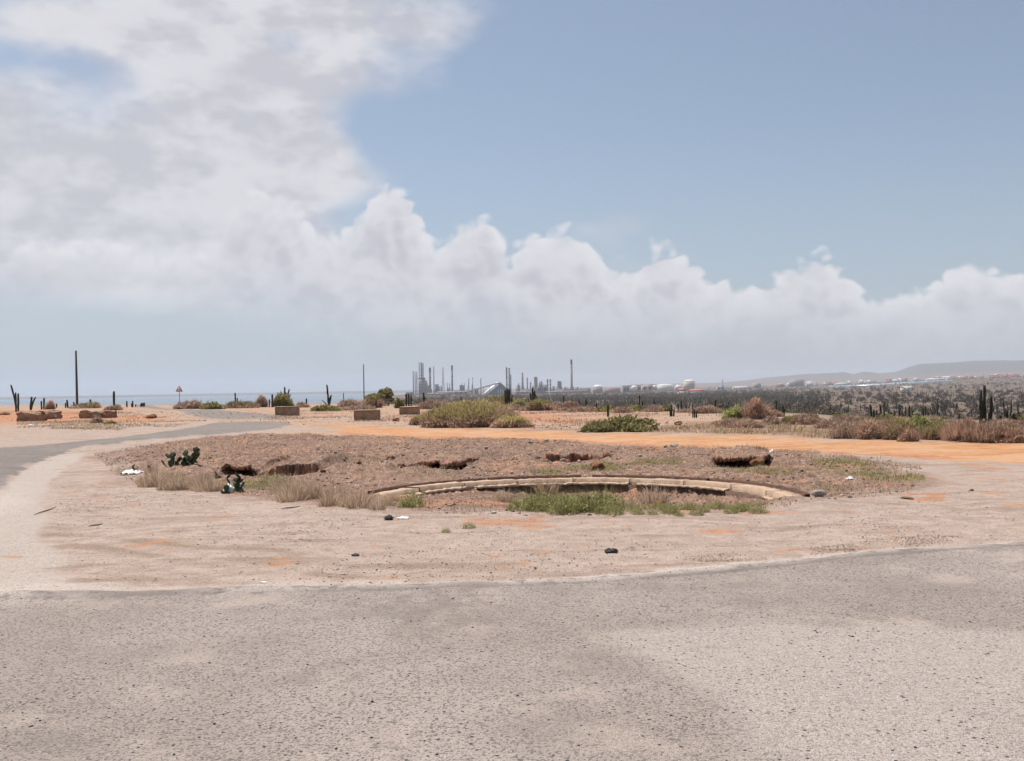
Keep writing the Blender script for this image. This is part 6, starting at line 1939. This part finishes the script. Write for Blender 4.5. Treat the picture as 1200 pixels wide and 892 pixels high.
# ================================================================== houses
def house(x, w_m, d_m, h_m, D, wall, roof, label, group=None, pitch=1.6, rz=0.0, windows=3):
    X, Y, z = wbase(x, D)
    r = empty('house', label, 'house', (X, Y, z), rz, group)
    MB().box(-w_m / 2, w_m / 2, -d_m / 2, d_m / 2, -2, h_m).build('wall', wall, r)
    b = MB()
    e = 0.5
    vs_ = [(-w_m / 2 - e, -d_m / 2 - e, h_m + 0.02), (w_m / 2 + e, -d_m / 2 - e, h_m + 0.02), (w_m / 2 + e, d_m / 2 + e, h_m + 0.02), (-w_m / 2 - e, d_m / 2 + e, h_m + 0.02), (-w_m / 2 + d_m * 0.3, 0, h_m + pitch), (w_m / 2 - d_m * 0.3, 0, h_m + pitch)]
    b.add(vs_, [[0, 1, 5, 4], [2, 3, 4, 5], [1, 2, 5], [3, 0, 4], [3, 2, 1, 0]])
    b.build('roof', roof, r)
    for i in range(windows):
        c = -w_m / 2 + w_m * (i + 0.5) / windows
        MB().box(c - 0.6, c + 0.6, -d_m / 2 - 0.06, -d_m / 2 - 0.02, h_m * 0.35, h_m * 0.75).build('window', M_DARKWIN, r)
    return r
house(350.5, 6.8, 6, 3.6, 420, M_HOUSEW, M_ROOFR, 'small red-roofed house below the plateau, beside a thin cactus', pitch=2.6)
house(365, 4.5, 4, 1.6, 420, M_HOUSEW, M_ROOFW, 'tiny white shed right of the red-roofed house', pitch=0.7, windows=1)
house(395.5, 7.5, 6, 2.8, 520, M_HOUSEW, M_ROOFW, 'white-walled house right of the candelabra cactus', pitch=1.2)
house(412, 6, 5, 2.4, 640, M_HOUSEP, M_ROOFO, 'small tan house left of the olive trees', pitch=1.0)
house(798.5, 9, 7, 4.5, 1250, M_HOUSEW, M_ROOFR, 'white gabled house left of the long red roof', pitch=4)
house(816, 20, 9, 4.2, 1250, M_HOUSEB, M_ROOFR, 'long low building with red roof before the thicket', pitch=3.2, windows=5)
house(1063, 13, 8, 4.5, 1150, M_HOUSEW, M_ROOFW, 'pale flat house alone in the middle of the open valley', pitch=0.8)
hl_ = random.Random(12)
for i in range(64):
    x = hl_.uniform(1085, 1206) if i < 36 else hl_.uniform(905, 1085)
    D = hl_.uniform(2500, 3500) if i < 36 else hl_.uniform(2700, 3600)
    k_ = hl_.randrange(4)
    wall, roof, cn = ((M_HOUSEW, M_ROOFO, 'white house with orange roof'), (M_HOUSEP, M_ROOFO, 'pink house with orange roof'), (M_HOUSEW, M_ROOFW, 'white house with pale roof'), (M_HOUSEP, M_ROOFR, 'pink house with red roof'))[k_]
    place_ = 'far town below the mesa' if i < 36 else 'scattered outskirts left of the far town'
    house(x, hl_.uniform(10, 19), 9, hl_.uniform(5, 8), D, wall, roof, 'small ' + cn + ' in the ' + place_, place_ + ': ' + cn, pitch=hl_.uniform(2.5, 4.5))
for i, (x, w_, D, lab) in enumerate(((986, 34, 2600, 'long white warehouse left of the pale lagoon'), (1095, 40, 2500, 'long pale warehouse at the right end of the lagoon'), (868, 40, 2500, 'long pale warehouse right of the big tan tank'))):
    house(x, w_, 14, 5, D, M_HOUSEW, M_ROOFW, lab, pitch=1.5, windows=6)

# lagoon between the valley and the town
def lagoon():
    m, gg, bs = new_mat('lagoon_water')
    p = pos(gg)
    c = gg.mix(gg.step(gg.noise(p, 0.02, 3), 0.4, 0.6), (0.20, 0.26, 0.31), (0.26, 0.31, 0.35))
    gg.link(c, bs.inputs['Base Color']); bs.inputs['Roughness'].default_value = 0.2; bs.inputs['Specular IOR Level'].default_value = 0.5
    pts_ = []
    for (x, D) in ((972, 2250), (1010, 2200), (1060, 2150), (1112, 2120), (1118, 2420), (1060, 2560), (1000, 2560), (968, 2450)):
        X, Y, _ = at(x, D); pts_.append((X, Y))
    tz = [float(terrain(np.array([p_[0]]), np.array([p_[1]]), False)[0]) + 1.0 for p_ in pts_]
    n = len(pts_)
    vs_ = [(x, y, z_) for (x, y), z_ in zip(pts_, tz)] + [(x, y, z_ - 3) for (x, y), z_ in zip(pts_, tz)]
    fs_ = [[0, 1, 6, 7], [1, 2, 5, 6], [2, 3, 4, 5]] + [[i, i + n, (i + 1) % n + n, (i + 1) % n] for i in range(n)]
    o = link('lagoon_water', new_mesh('lagoon_water', np.array(vs_), fs_, m), kind='structure'); o['label'] = 'pale blue lagoon before the far town'
lagoon()

# ================================================================== haze
m = bpy.data.materials.new('sea_haze'); m.use_nodes = True
m.node_tree.nodes.clear()
pv = m.node_tree.nodes.new('ShaderNodeVolumePrincipled')
pv.inputs['Color'].default_value = (0.66, 0.73, 0.84, 1)
pv.inputs['Density'].default_value = 0.000125
pv.inputs['Anisotropy'].default_value = 0.1
mo = m.node_tree.nodes.new('ShaderNodeOutputMaterial')
m.node_tree.links.new(pv.outputs[0], mo.inputs['Volume'])
hb = MB().box(-17000, 17000, -17000, 17000, -34, 190)
o = hb.build('haze', m); o['kind'] = 'stuff'; o['label'] = 'pale sea haze over the whole place'
